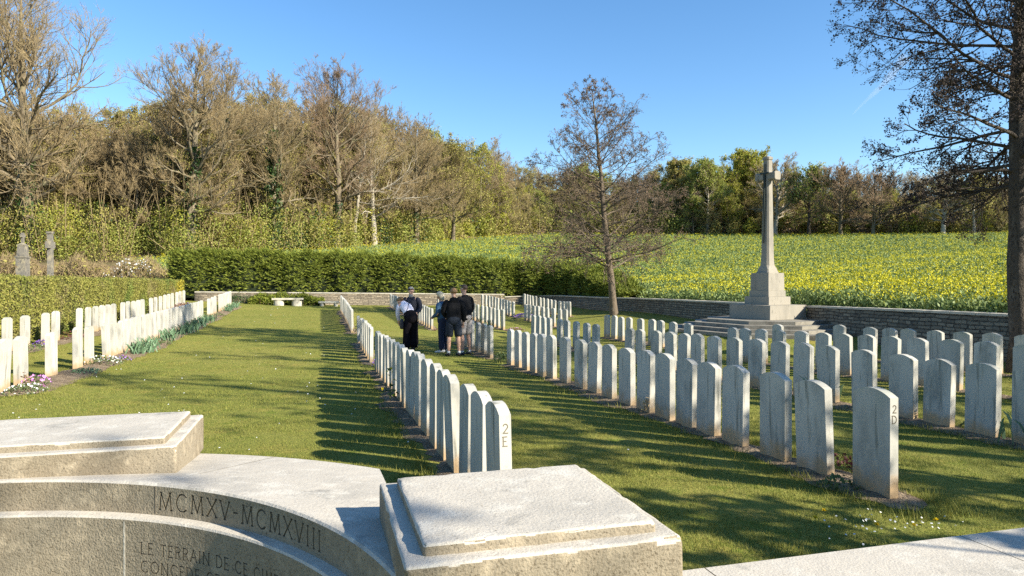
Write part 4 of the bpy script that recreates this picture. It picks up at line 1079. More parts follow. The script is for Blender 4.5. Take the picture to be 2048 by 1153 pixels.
# ================================================================== STONE CROSS ON STEPS
CU, CV = 19.25, 13.94
cx, cy = uv2xy(CU, CV)
CB = math.radians(28.7)
KC = 0.896
cz = CAMZ - 1.80 * KC
cross = empty("memorial_cross", (cx, cy, cz), CB); cross.scale = (KC, KC, KC)
tag(cross, "tall grey stone cross with bronze sword on a stepped base by the rape field", "memorial cross")
def zz(rel): return rel + 1.80     # camera-relative height -> local
def octo(r, c):                    # octagon: half width r, chamfer c ; local -y faces the camera side, -x the left
    k = r - c
    return [(-k, -r), (k, -r), (r, -k), (r, k), (k, r), (-k, r), (-r, k), (-r, -k)]
lv = [(-1.95, -1.70, 3.20), (-1.70, -1.585, 2.80), (-1.585, -1.47, 2.40), (-1.47, -1.355, 1.98)]
for i, (a_, b_, r_) in enumerate(lv):
    bm = bmesh.new(); add_prism(bm, octo(r_, r_ * 0.52), zz(a_) + (0.003 if i else 0), zz(b_))
    bmobj("step", bm, M_STEP, cross, bevel=0.015, seg=2)
bm = bmesh.new(); add_box(bm, -0.92, 0.92, -0.92, 0.92, zz(-1.352), zz(-0.855)); bmobj("plinth", bm, M_CROSS, cross, bevel=0.012)
bm = bmesh.new(); add_box(bm, -0.55, 0.55, -0.55, 0.55, zz(-0.852), zz(-0.565)); bmobj("plinth", bm, M_CROSS, cross, bevel=0.01)
bm = bmesh.new()
add_box(bm, -0.435, 0.435, -0.435, 0.435, zz(-0.562), zz(-0.35))
bmobj("pedestal", bm, M_CROSS, cross, bevel=0.02, seg=2)
bm = bmesh.new(); sq = [(-0.405, -0.405), (0.405, -0.405), (0.405, 0.405), (-0.405, 0.405)]
add_prism(bm, sq, zz(-0.348), zz(0.28), 0.975); bmobj("pedestal", bm, M_CROSS, cross, bevel=0.008)
# shaft: octagonal, flared foot, long taper
bm = bmesh.new()
prof = [(0.282, 0.295), (0.33, 0.29), (0.345, 0.268), (0.42, 0.255), (0.55, 0.228), (0.70, 0.212), (0.95, 0.202), (3.45, 0.150), (3.60, 0.148), (3.86, 0.146), (4.34, 0.138), (4.345, 0.165), (4.43, 0.165), (4.46, 0.12)]
rings = []
for z_, r_ in prof:
    rings.append([bm.verts.new((x_, y_, zz(z_))) for x_, y_ in octo(r_ * (0.88 if z_ > 0.5 else 0.95), r_ * (0.30 if z_ > 0.5 else 0.12))])
for a_, b_ in zip(rings[:-1], rings[1:]):
    for i in range(8): bm.faces.new([a_[i], a_[(i + 1) % 8], b_[(i + 1) % 8], b_[i]])
bm.faces.new(list(reversed(rings[0]))); bm.faces.new(rings[-1])
bmobj("shaft", bm, M_CROSS, cross)
# arms run towards the camera side and away (local y)
for sgn in (-1, 1):
    bm = bmesh.new()
    rs = []
    for y_, r_ in ((0.10, 0.135), (0.31, 0.128), (0.325, 0.158), (0.425, 0.158), (0.44, 0.145)):
        rs.append([bm.verts.new((x_, sgn * y_, zz(3.74) + z_)) for x_, z_ in octo(r_, r_ * 0.32)])
    for a_, b_ in zip(rs[:-1], rs[1:]):
        for i in range(8): bm.faces.new([a_[i], a_[(i + 1) % 8], b_[(i + 1) % 8], b_[i]])
    bm.faces.new(rs[-1]); bm.faces.new(list(reversed(rs[0])))
    bmobj("cross_arm", bm, M_CROSS, cross)
bm = bmesh.new()
add_box(bm, -0.176, -0.150, -0.018, 0.018, zz(3.9), zz(4.2))
add_box(bm, -0.182, -0.152, -0.20, 0.20, zz(3.83), zz(3.885))
bmv = [(-0.205, -0.040), (-0.225, 0.0), (-0.205, 0.040), (-0.15, 0.03), (-0.15, -0.03)]
lo = [bm.verts.new((x_ - 0.045, y_ * 0.35, zz(1.35))) for x_, y_ in bmv]; hi = [bm.verts.new((x_ + 0.02, y_, zz(3.83))) for x_, y_ in bmv]
for i in range(5): bm.faces.new([lo[i], lo[(i + 1) % 5], hi[(i + 1) % 5], hi[i]])
bm.faces.new(hi); bm.faces.new(list(reversed(lo)))
bmobj("bronze_sword", bm, M_BRONZE, cross)

# ================================================================== BENCHES, OLD CROSSES
def bench(px, d, w, label, wide_legs=True, h=0.46, rz=ROT):
    x = px2x(px, d); z = float(lawn_z(x, d))
    root = empty("stone_bench", (x, d, z), rz); tag(root, label, "bench")
    bm = bmesh.new(); add_box(bm, -w / 2, w / 2, -0.24, 0.24, h - 0.10, h); bmobj("seat", bm, M_COPING, root, bevel=0.012)
    for sx in (-1, 1):
        bm = bmesh.new(); n = 14; r_ = 0.29 if wide_legs else 0.12
        poly = [(sx * (w / 2 - r_ - 0.09) + r_ * math.cos(2 * math.pi * i / n), 0.22 * math.sin(2 * math.pi * i / n)) for i in range(n)]
        add_prism(bm, poly, -0.1, h - 0.103); bmobj("leg", bm, M_COPING, root, smooth=False)
    return root
bench(575.5, 41.0, 1.78, "pale stone bench with two drum legs before the back wall")
bench(657.5, 42.0, 1.22, "small low stone bench beside the far end of the 2E row", False, 0.30)
# little conifer and shrub along the back wall behind the benches
def low_bush(name, u0, u1, v0, v1, zt, n, m, label, sz=0.1, up=0.4):
    root = empty(name, (*uv2xy((u0 + u1) / 2, (v0 + v1) / 2), 0)); tag(root, label, "shrub")
    g = np.random.default_rng(n)
    v_ = g.uniform(v0, v1, n); f = g.uniform(0, 1, n) ** 0.6; u_ = u0 + (u1 - u0) * g.uniform(0, 1, n)
    prof = (0.45 + 0.55 * np.sin(np.clip((v_ - v0) / (v1 - v0), 0, 1) * math.pi) ** 0.5) * (1 + 0.12 * np.sin(v_ * 5)) * (0.55 + 0.45 * (u_ - u0) / (u1 - u0))
    z0 = lawn_uv(u_, v_); x_, y_ = uv2xy(u_, v_)
    C = np.c_[x_, y_, z0 + zt * prof * f] - np.array([*root.location[:2], 0])
    d = norm(rdir(g, n) * 0.7 + np.array([-SA * -1 * 0, -0.6, up])); e = norm(np.cross(d, rdir(g, n)))
    V, F = leafcards(C, e * sz * 0.22, d * sz)
    o = npmesh("foliage", V, [F], m, root)
    st = np.stack([np.c_[x_[:40] - root.location[0], y_[:40] - root.location[1], z0[:40] - 0.05], C[:40]], 1)
    V, F = tubes(st, np.tile([0.012, 0.006], (40, 1)), 3); npmesh("stems", V, [F], M_TWIG, root)
low_bush("spreading_juniper", 43.75, 44.8, -4.1, 0.3, 0.78, 5200, M_CONIFER, "low spreading bright green juniper behind the pale bench", 0.11)
low_bush("cotoneaster_shrub", 44.3, 44.85, -5.6, -3.2, 0.62, 1300, M_IVY, "dark thin shrub trained on the wall left of the pale bench", 0.06)
def old_cross(px, d, ztop, label, kind):
    x = px2x(px, d); zb = CAMZ - 1.5; top = (HY - ztop) / PF * d + CAMZ - zb
    root = empty("old_grave_cross", (x, d, zb), math.radians(104 if kind else 100)); tag(root, label, "grave cross"); root.scale = (0.82, 0.82, 1)
    bm = bmesh.new()
    if kind:
        add_box(bm, -0.17, 0.17, -0.11, 0.11, 0, 0.9); bmobj("base_block", bm, M_OLDSTONE, root, bevel=0.02)
        bm = bmesh.new(); add_prism(bm, [(-0.145, -0.095), (0.145, -0.095), (0.145, 0.095), (-0.145, 0.095)], 0.903, top, 0.92); bmobj("shaft", bm, M_OLDSTONE, root, bevel=0.012)
        for a_, b_ in ((-0.36, -0.131), (0.131, 0.36)):
            bm = bmesh.new(); add_box(bm, a_, b_, -0.085, 0.085, top - 0.56, top - 0.30); bmobj("cross_arm", bm, M_OLDSTONE, root, bevel=0.012)
        bm = bmesh.new(); add_box(bm, -0.17, 0.17, -0.115, 0.115, top + 0.002, top + 0.08); bmobj("cap", bm, M_OLDSTONE, root, bevel=0.02)
    else:
        add_box(bm, -0.24, 0.24, -0.19, 0.19, 0, top - 0.95); bmobj("base_block", bm, M_OLDSTONE, root, bevel=0.02)
        bm = bmesh.new(); add_box(bm, -0.27, 0.27, -0.22, 0.22, top - 0.947, top - 0.89); bmobj("band", bm, M_OLDSTONE, root, bevel=0.015)
        bm = bmesh.new(); add_prism(bm, [(-0.215, -0.165), (0.215, -0.165), (0.215, 0.165), (-0.215, 0.165)], top - 0.887, top - 0.50, 0.86); bmobj("shaft", bm, M_OLDSTONE, root, bevel=0.015)
        bm = bmesh.new(); add_box(bm, -0.20, 0.20, -0.155, 0.155, top - 0.497, top - 0.455); bmobj("band", bm, M_OLDSTONE, root, bevel=0.012)
        bm = bmesh.new(); add_prism(bm, [(-0.14, -0.12), (0.14, -0.12), (0.14, 0.12), (-0.14, 0.12)], top - 0.452, top - 0.40, 0.6); bmobj("shoulder", bm, M_OLDSTONE, root)
        bm = bmesh.new(); add_box(bm, -0.055, 0.055, -0.05, 0.05, top - 0.40, top); bmobj("finial_cross", bm, M_OLDSTONE, root, bevel=0.01)
        for a_, b_ in ((-0.17, -0.057), (0.057, 0.17)):
            bm = bmesh.new(); add_box(bm, a_, b_, -0.045, 0.045, top - 0.17, top - 0.07); bmobj("cross_arm", bm, M_OLDSTONE, root, bevel=0.01)
old_cross(46, 26.0, 466, "weathered grey grave monument topped by a small broken cross, behind the hedge", 0)
old_cross(101, 26.5, 468, "weathered stone grave cross with orange lichen, behind the clipped hedge", 1)

# ================================================================== FOREGROUND MEMORIAL SEAT WALL
MU, MV = 1.591, -1.57
mx, my = uv2xy(MU, MV)
mem = empty("memorial_wall", (mx, my, 0), ROT)
tag(mem, "curved limestone memorial wall with lettered frieze and stepped blocks in the foreground", "memorial wall")
def sweep(profile, a0, a1, n, name, m, midx=None):
    """profile [(r, z)] swept about the centre; angle from local +y towards +x"""
    bm = bmesh.new(); rg = []
    for i in range(n + 1):
        a = math.radians(a0 + (a1 - a0) * i / n)
        rg.append([bm.verts.new((r * math.sin(a), r * math.cos(a), z)) for r, z in profile])
    k = len(profile)
    for g_, h_ in zip(rg[:-1], rg[1:]):
        for j in range(k):
            bm.faces.new([g_[j], g_[(j + 1) % k], h_[(j + 1) % k], h_[j]])
    bm.faces.new(rg[0]); bm.faces.new(list(reversed(rg[-1])))
    # cut square against the end piers
    for sx in (1, -1):
        bmesh.ops.bisect_plane(bm, geom=bm.verts[:] + bm.edges[:] + bm.faces[:], plane_co=(sx * 1.86, 0, 0), plane_no=(sx, 0, 0), clear_outer=True)
    bmesh.ops.holes_fill(bm, edges=[e for e in bm.edges if len(e.link_faces) == 1], sides=0)
    bmesh.ops.recalc_face_normals(bm, faces=bm.faces)
    me = bpy.data.meshes.new(name); bm.to_mesh(me); bm.free()
    for mm in m: me.materials.append(mm)
    me.update()
    o = bpy.data.objects.new(name, me); COL.objects.link(o); o.parent = mem
    for p in me.polygons:
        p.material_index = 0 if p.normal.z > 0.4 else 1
    return o
zT = CAMZ - 0.85
MM = [M_MONTOP, M_MONFACE]
FACE = sweep([(1.77, -0.1), (1.77, zT - 0.140), (1.775, zT - 0.132), (1.84, zT - 0.128), (1.84, -0.1)], -84, 84, 72, "wall_face", MM)
FRIEZE = sweep([(1.842, 0.2), (1.82, zT - 0.126), (1.82, zT - 0.008), (1.828, zT), (1.84, zT + 0.001), (2.685, zT - 0.10), (2.70, zT - 0.112), (2.70, -0.2), (1.842, -0.2)], -84, 84, 72, "frieze", MM)
def rough_block(bm, x0, x1, y0, y1, z0, z1, bev, sub=7, amp=0.0022, seed=1):
    b = bmesh.new(); add_box(b, x0, x1, y0, y1, z0, z1)
    bmesh.ops.recalc_face_normals(b, faces=b.faces)
    bmesh.ops.bevel(b, geom=b.edges[:], offset=bev, segments=3, affect='EDGES')
    return b
def mono_block(name, x0, x1, y0, y1, z0, z1, bev):
    lo = np.array([x0, y0, z0]); hi = np.array([x1, y1, z1])
    def ax(a, b):
        n = max(2, int((b - a) / 0.03)); e = [v for v in (0.003, 0.007, 0.012, 0.018, 0.026) if v < (b - a) * 0.45]
        m = np.linspace(a + (e[-1] if e else 0), b - (e[-1] if e else 0), n)
        return np.unique(np.round(np.concatenate([[a], a + np.array(e), m, b - np.array(e), [b]]), 5))
    A = [ax(lo[i], hi[i]) for i in range(3)]
    bm = bmesh.new(); key = {}
    def vert(p):
        k = tuple(np.round(p, 5))
        if k not in key: key[k] = bm.verts.new(p)
        return key[k]
    for i in range(3):
        j, k = (i + 1) % 3, (i + 2) % 3
        for side in (0, 1):
            c = (lo, hi)[side][i]
            for a_ in range(len(A[j]) - 1):
                for b_ in range(len(A[k]) - 1):
                    q_ = []
                    for da, db in ((0, 0), (1, 0), (1, 1), (0, 1)):
                        p = np.zeros(3); p[i] = c; p[j] = A[j][a_ + da]; p[k] = A[k][b_ + db]; q_.append(vert(p))
                    bm.faces.new(q_ if side else q_[::-1])
    mid = (lo + hi) / 2
    for v in bm.verts:
        p = np.array(v.co)
        n1 = mnoise.noise(Vector(p * 9.0) + Vector((3.1, 0, 7))); n2 = mnoise.noise(Vector(p * 31.0)); n3 = mnoise.noise(Vector(p * 75.0))
        r_ = bev * (1.0 + 0.5 * n1 + 0.5 * n2) + max(0, n2 - 0.28) * 0.05
        r_ = min(r_, float((hi - lo).min()) * 0.45)
        q_ = np.clip(p, lo + r_, hi - r_); d_ = p - q_; l = np.linalg.norm(d_)
        if l > 1e-9: p = q_ + d_ / l * min(l, r_) if (np.abs(d_) > 1e-6).sum() > 1 else p
        v.co = Vector(p + (p - mid) / np.linalg.norm(p - mid) * (0.0008 * n2 + 0.0004 * n3 + 0.0015 * n1))
    o = bmobj(name, bm, MM, mem, smooth=True)
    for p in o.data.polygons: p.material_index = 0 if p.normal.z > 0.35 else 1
    return o
def pier(x0, x1, y0, y1, z0, z1, nm):
    mono_block(nm, x0, x1, y0, y1, z0, z1, 0.013)
    i = 0.058
    return mono_block(nm + "_cap", x0 + i, x1 - i, y0 + i, y1 - i, z1 - 0.03, z1 + 0.033, 0.011)
pier(-0.94, 0.94, 1.842, 2.62, zT - 0.10, zT + 0.097, "central_block")
pier(1.78, 2.59, 0.20, 0.98, -0.3, CAMZ - 0.745, "end_pier")
pier(-2.59, -1.78, 0.20, 0.98, -0.3, CAMZ - 0.745, "end_pier")
def arc_map(r, a0, z0):
    return lambda a, b, dpt: ((r - dpt) * math.sin(a0 + a / r), (r - dpt) * math.cos(a0 + a / r), z0 + b)
def ang_of(px, zrel, r):
    """angle about the centre at which a ray through column px meets radius r"""
    X_ = (px - 1024) / PF; best = None
    for k in range(4000):
        a = math.radians(-60 + 150 * k / 4000)
        lx, ly = r * math.sin(a), r * math.cos(a)
        wx = mx + lx * CA - ly * SA; wy = my + lx * SA + ly * CA
        if wy > 0.3:
            e = abs(wx / wy - X_)
            if best is None or e < best[0]: best = (e, a)
    return best[1]
def vcut(target, items, m):
    """cut real V grooves for the given letter strokes into the wall piece"""
    bm = bmesh.new()
    for text, h, w, mp, gap in items:
        x = 0.0; k = 0
        for ch in text:
            if ch == ' ': x += 0.55 * h; continue
            adv, st = GLY[ch]
            pol = [list(s) for s in st]
            if ch not in '-CO2G':
                for s in st:
                    if len(s) == 2 and abs(s[0][1] - s[1][1]) > 0.8: pol += serif(s)
            for q_ in ribbons([[(px * h + x, pz * h) for px, pz in s] for s in pol], w):
                (ax_, az_), (bx_, bz_), (cx_, cz_), (dx_, dz_) = q_      # a,d one long side; b,c the other
                e = 0.0013 + 0.00007 * (k % 9); k += 1
                T = [bm.verts.new(mp(X_, Z_, e)) for X_, Z_ in q_]
                m0 = bm.verts.new(mp((ax_ + bx_) / 2, (az_ + bz_) / 2, -w * 0.75)); m1 = bm.verts.new(mp((cx_ + dx_) / 2, (cz_ + dz_) / 2, -w * 0.75))
                bm.faces.new(T); bm.faces.new([T[0], T[3], m1, m0]); bm.faces.new([T[1], m0, m1, T[2]]); bm.faces.new([T[0], m0, T[1]]); bm.faces.new([T[3], T[2], m1])
            x += (adv + gap) * h
    bmesh.ops.recalc_face_normals(bm, faces=bm.faces)
    me = bpy.data.meshes.new("cutter"); bm.to_mesh(me); bm.free()
    me.materials.append(m)
    c = bpy.data.objects.new("cutter", me); COL.objects.link(c); c.parent = mem
    target.data.materials.append(m)
    for p in me.polygons: p.material_index = 0
    md = target.modifiers.new("cut", 'BOOLEAN'); md.operation = 'DIFFERENCE'; md.solver = 'EXACT'; md.use_self = True; md.object = c; md.material_mode = 'TRANSFER'
    dg = bpy.context.evaluated_depsgraph_get(); dg.update()
    nm = bpy.data.meshes.new_from_object(target.evaluated_get(dg))
    n0 = len(target.data.polygons)
    target.modifiers.clear()
    if len(nm.polygons) > n0: target.data = nm
    print("vcut", n0, len(nm.polygons), [mm.name for mm in nm.materials])
    bpy.data.objects.remove(c)
aM = ang_of(312, 0, 1.82)
aL = ang_of(278, 0, 1.77)
vcut(FRIEZE, [("MCMXV-MCMXVIII", 0.072, 0.0085, arc_map(1.82, aM + 0.004, zT - 0.104), 0.25)], M_CUT_MID)
vcut(FACE, [("LE TERRAIN DE CE CIMETIERE", 0.046, 0.0065, arc_map(1.77, aL, zT - 0.275), 0.22), ("CONCEDE GRATUITEMENT", 0.046, 0.0065, arc_map(1.77, aL, zT - 0.350), 0.22)], M_CUT_MID)
def joint(r, px, z0, z1, w, m, proud=0.0012):
    a = ang_of(px, 0, r); mp = arc_map(r, a, 0)
    bm = bmesh.new()
    q_ = [(0, z0), (w, z0), (w, z1), (0, z1)]
    lo = [bm.verts.new(mp(x_, z_, -0.004)) for x_, z_ in q_]; hi = [bm.verts.new(mp(x_, z_, proud)) for x_, z_ in q_]
    bm.faces.new(hi); bm.faces.new(list(reversed(lo)))
    for i in range(4): bm.faces.new([lo[i], lo[(i + 1) % 4], hi[(i + 1) % 4], hi[i]])
    bmobj("stone_joint", bm, m, mem)
joint(1.82, 307, zT - 0.122, zT - 0.010, 0.004, M_CUT)
joint(1.77, 244, 0.2, zT - 0.145, 0.008, M_COPING)

# joint across the sloping top
a_ = ang_of(309, 0, 1.82); bm = bmesh.new(); q_ = []
for r_, zz_ in ((1.832, zT), (2.695, zT - 0.1015)):
    for da in (-0.0011, 0.0011): q_.append(bm.verts.new((r_ * math.sin(a_ + da * 1.8 / r_), r_ * math.cos(a_ + da * 1.8 / r_), zz_ + 0.0016)))
bm.faces.new([q_[0], q_[1], q_[3], q_[2]]); bmobj("stone_joint", bm, M_CUT_PALE, mem)

# low flank wall to the right of the pier
fl_ = empty("low_stone_kerb", (0, 0, 0)); tag(fl_, "pale flat limestone coping of the low wall at the lower right corner", "low wall")
def flank(v0, v1, nm):
    bm = bmesh.new()
    P_ = [(1.55, v0), (1.55, v1), (2.55, v1), (2.55, v0)]
    lo = [bm.verts.new((*uv2xy(u, v), -0.4)) for u, v in P_]; hi = [bm.verts.new((*uv2xy(u, v), CAMZ - 1.20)) for u, v in P_]
    bm.faces.new(hi); bm.faces.new(list(reversed(lo)))
    for i in range(4): bm.faces.new([lo[i], lo[(i + 1) % 4], hi[(i + 1) % 4], hi[i]])
    o = bmobj(nm, bm, [M_MONTOP, M_MONFACE], fl_, bevel=0.008)
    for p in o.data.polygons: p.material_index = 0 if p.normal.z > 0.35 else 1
flank(1.03, 1.545, "coping_slab"); flank(1.551, 2.9, "coping_slab"); flank(2.906, 5.0, "coping_slab"); flank(5.006, 7.4, "coping_slab")
# ================================================================== BED PLANTS
def iris_clump(u, v, h, n, label, seed):
    g = np.random.default_rng(seed); x, y = uv2xy(u, v); z = float(lawn_uv(u, v)) + 0.01
    root = empty("iris_clump", (x, y, z)); tag(root, label, "iris", "iris clumps in the beds")
    b0 = np.c_[g.normal(0, 0.10, n), g.normal(0, 0.13, n), np.zeros(n)]
    az = g.uniform(0, 6.28, n); d = np.c_[np.cos(az) * 0.35, np.sin(az) * 0.35, np.ones(n)]; d = norm(d + g.normal(0, 0.1, (n, 3)))
    L_ = h * g.uniform(0.6, 1.1, n); w = 0.020 * g.uniform(0.7, 1.2, n)
    s = norm(np.cross(d, rdir(g, n)))
    pts = [b0, b0 + d * (L_ * 0.45)[:, None], b0 + d * (L_ * 0.8)[:, None] + np.c_[np.cos(az), np.sin(az), 0 * az] * (0.05 * L_)[:, None], b0 + d * L_[:, None] + np.c_[np.cos(az), np.sin(az), -0.4 + 0 * az] * (0.16 * L_)[:, None]]
    ws = [0.7, 1.0, 0.8, 0.06]
    V = np.stack([p + sg * s * (w * k)[:, None] for p, k in zip(pts, ws) for sg in (-1, 1)], 1).reshape(-1, 3)
    b = np.arange(n)[:, None] * 8
    F = np.concatenate([b + np.array([[0, 1, 3, 2]]) + 2 * k for k in range(3)])
    npmesh("leaves", V, [F], M_IRIS, root)
def flower_clump(u, v, r, h, nl, nf, lm, fm, label, seed, fs=0.03, name="flower_clump", ls=0.045):
    g = np.random.default_rng(seed); x, y = uv2xy(u, v); z = float(lawn_uv(u, v)) + 0.01
    root = empty(name, (x, y, z)); tag(root, label, "flowers", "flower clumps in the beds")
    def dome(n, lo):
        a = g.uniform(0, 6.28, n); q_ = g.uniform(0, 1, n) ** 0.5; hh = h * np.sqrt(np.maximum(0, 1 - q_ ** 2)) * g.uniform(lo, 1.05, n)
        return np.c_[r * q_ * np.cos(a), r * q_ * np.sin(a), hh + 0.01]
    V, F = rand_leaves(g, dome(nl, 0.3), ls, 0.6); npmesh("leaves", V, [F], lm, root)
    if nf:
        V, F = rand_leaves(g, dome(nf, 0.95) + np.array([0, 0, 0.012]), fs, 0.9); npmesh("blossoms", V, [F], fm, root)
IR = [(18.9, .40, .34), (19.4, .52, .36), (20.3, .36, .34), (22.3, .42, .36), (23.0, .36, .32), (24.4, .42, .34), (25.0, .5, .3), (26.3, .42, .36), (27.0, .34, .34), (27.8, .44, .36), (28.6, .40, .34), (29.6, .42, .36), (30.6, .40, .32), (36.6, .40, .30), (37.6, .36, .30), (39.2, .38, .30), (40.2, .36, .3)]
for k, (u, dv, h) in enumerate(IR):
    iris_clump(u, ROWV['A'] + dv, h * 1.12, 34, "grey green iris clump, %s from the near end of the iris bed" % ordinal(k + 1), 300 + k)
iris_clump(8.55, ROWV['C'] + 0.02, 0.40, 26, "upright iris clump behind the stone left of 2D", 330)
iris_clump(5.62, ROWV['C'] + 0.10, 0.40, 30, "dark iris clump beside a big headstone at the right edge", 331)
iris_clump(30.9, ROWV['C'] + 0.05, 0.36, 22, "dark green iris clump beside the man in grey shorts", 332)
iris_clump(28.6, ROWV['C'] - 0.15, 0.34, 18, "small iris clump before the far block right of 2D row", 333)
A_ = ROWV['A']; LLv = ROWV['LL']
flower_clump(12.2, A_ + 0.38, 0.30, 0.12, 200, 70, M_PLANT, M_WHITEP, "low mound of white flowers at the photo's left edge", 401, 0.032)
flower_clump(12.9, A_ + 0.28, 0.22, 0.18, 130, 60, M_PLANT, M_PINK, "bright pink purple flowers beside a near left headstone", 402, 0.040)
flower_clump(14.9, A_ + 0.42, 0.28, 0.10, 200, 0, M_IRIS, None, "low blue grey leafy cushion in the sandy iris bed", 403, name="leafy_clump")
flower_clump(16.5, A_ + 0.28, 0.36, 0.18, 260, 110, M_PLANT, M_WHITEP, "silvery white flowering cushion before a pair of headstones", 404, 0.03)
flower_clump(17.2, A_ + 0.42, 0.24, 0.12, 130, 60, M_PLANT, M_PURPLE, "pale mauve flowers at the end of a silvery cushion", 405, 0.028)
flower_clump(21.3, A_ + 0.48, 0.34, 0.12, 200, 0, M_PLANT, None, "low green mat between two iris clumps", 406, name="leafy_clump")
flower_clump(33.4, A_ + 0.36, 0.35, 0.16, 180, 0, M_PLANT, None, "low green plants below a small far group of stones", 407, name="leafy_clump")
flower_clump(19.7, LLv + 0.28, 0.26, 0.18, 120, 100, M_PLANT, M_VIOLET, "violet flowers below the hedge row on the left", 408, 0.04)
flower_clump(22.0, LLv + 0.25, 0.40, 0.26, 260, 0, M_PLANT_RED, None, "dark red leafed plant in the hedge row bed", 409, name="leafy_clump")
flower_clump(18.6, LLv + 0.32, 0.40, 0.18, 220, 20, M_PLANT, M_WHITEP, "green bushy plant at the near end of the hedge row", 410)
flower_clump(25.5, LLv + 0.30, 0.22, 0.14, 90, 50, M_PLANT, M_VIOLET, "small violet flowers in the middle of the hedge row", 411, 0.03)
flower_clump(37.8, LLv + 0.32, 0.6, 0.28, 260, 40, M_PLANT_RED, M_VIOLET, "dark red and violet plants at the far end of the hedge row", 412, 0.05, ls=0.08)
flower_clump(14.9, ROWV['E'] + 0.22, 0.26, 0.28, 140, 240, M_PLANT, M_PURPLE, "bright purple flowers between two blocks of the 2E row", 413, 0.034)
flower_clump(13.2, ROWV['E'] + 0.24, 0.10, 0.35, 40, 30, M_PLANT, M_YELLOWP, "small yellow flowers beside the 2E row", 414, 0.03)
flower_clump(24.2, ROWV['E'] + 0.26, 0.30, 0.55, 120, 40, M_PLANT, M_YELLOWP, "tall yellow blooms at the far block of the 2E row", 415, 0.05, ls=0.06)
flower_clump(34.3, ROWV['B'] + 0.30, 0.62, 0.26, 160, 420, M_PLANT, M_PURPLE, "round bright purple flower cushion near the far wall", 416, 0.055)
flower_clump(16.0, ROWV['D'] + 0.15, 0.36, 0.22, 260, 0, M_PLANT, None, "leafy green plant between two blocks of the 2D row", 417, name="leafy_clump", ls=0.06)
flower_clump(26.4, ROWV['C'] + 0.35, 0.4, 0.12, 160, 40, M_PLANT_RED, M_PINK, "reddish low plants at the end of a far block", 418)
flower_clump(26.0, ROWV['D'] + 0.25, 0.3, 0.14, 110, 0, M_PLANT_RED, None, "small red leafed plant behind the woman in white", 419, name="leafy_clump")
flower_clump(5.95, ROWV['D'] + 0.22, 0.13, 0.12, 60, 46, M_PLANT, M_VIOLET, "deep violet pansies between near stones of the 2D row", 420, 0.035)
flower_clump(6.75, ROWV['C'] + 0.14, 0.12, 0.26, 70, 18, M_PLANT, M_VIOLET, "little leafy plant with violet blooms beside a big headstone", 421, 0.03)
flower_clump(6.35, ROWV['C'] + 0.30, 0.18, 0.12, 110, 0, M_PLANT, None, "small green plant between two big headstones on the right", 422, name="leafy_clump")
flower_clump(4.62, ROWV['D'] - 0.16, 0.16, 0.09, 80, 0, M_PLANT, None, "small dark leafy weed at the left foot of stone 2D", 423, name="leafy_clump")
flower_clump(5.1, ROWV['D'] + 0.26, 0.16, 0.16, 90, 0, M_PLANT_RED, None, "reddish dead plant right behind stone 2D", 424, name="leafy_clump")
flower_clump(9.4, ROWV['E'] - 0.2, 0.12, 0.5, 24, 14, M_PLANT, M_YELLOWP, "thin yellow daffodil stems against the 2E row", 425, 0.04, ls=0.07)
flower_clump(8.2, ROWV['D'] - 0.05, 0.09, 0.22, 46, 6, M_TWIG, M_YELLOWP, "dry brown rose stems at a stone's foot in the 2D row", 426, 0.02, "leafy_clump")
flower_clump(12.6, ROWV['A'] + 0.25, 0.08, 0.30, 40, 0, M_CONE, None, "thin dark rose twig against a near left headstone", 427, name="leafy_clump", ls=0.05)
flower_clump(3.95, ROWV['E'] + 0.5, 0.16, 0.05, 80, 0, M_PLANT, None, "flat weed rosette in the lawn right of stone 2E", 428, name="leafy_clump")

# ================================================================== GRASS BLADES (nobody could count them)
def in_bed(u, v):
    r = np.zeros(len(u), bool)
    for row, u0, u1, v0, v1 in BEDS:
        r |= (u > u0) & (u < u1) & (v > v0 + 0.03) & (v < v1 - 0.03)
    return r
def near_row(u, v):
    r = np.zeros(len(u))
    for row, u0, u1, v0, v1 in BEDS:
        inr = (u > u0 - 0.2) & (u < u1 + 0.2)
        dd = np.maximum(np.maximum(v0 - v, v - v1), 0)
        r = np.maximum(r, np.where(inr, np.exp(-dd / 0.12), 0))
    return r
g = np.random.default_rng(9)
def blades(n, d0, d1, h, w, seed, tuft=0.0):
    g = np.random.default_rng(seed)
    d = d0 + (d1 - d0) * g.uniform(0, 1, n)
    px = g.uniform(-80, 2130, n)
    x = px2x(px, d); u, v = xy2uv(x, d)
    ok_ = (u > 2.6) & (u < 44.5) & (v < 14.8) & (v > -7.5) & ~in_bed(u, v)
    if tuft > 0: ok_ &= g.uniform(0, 1, n) < near_row(u, v) * tuft
    x, d, u, v = x[ok_], d[ok_], u[ok_], v[ok_]; n = len(x)
    cl = 0.5 + 0.5 * np.sin(x * 5.1 + 2 * np.sin(d * 3.3)) * np.sin(d * 6.3 + 2 * np.sin(x * 2.9))
    hh = h * g.uniform(0.5, 1.3, n) * (0.6 + 0.6 * cl) * (1 + (1.6 * near_row(u, v) if tuft == 0 else 0) * g.uniform(0, 1, n))
    z = lawn_uv(u, v)
    az = g.uniform(0, 6.28, n); lean = g.uniform(0.1, 0.9, n)
    b = np.c_[x, d, z - 0.004]
    tip = b + np.c_[np.cos(az) * lean * hh, np.sin(az) * lean * hh, hh]
    s = np.c_[np.sin(az), -np.cos(az), 0 * az] * (w * g.uniform(0.6, 1.3, n))[:, None] * 0.5
    V = np.stack([b - s, b + s, tip], 1).reshape(-1, 3)
    return V, np.arange(3 * n).reshape(-1, 3)
acc = Acc()
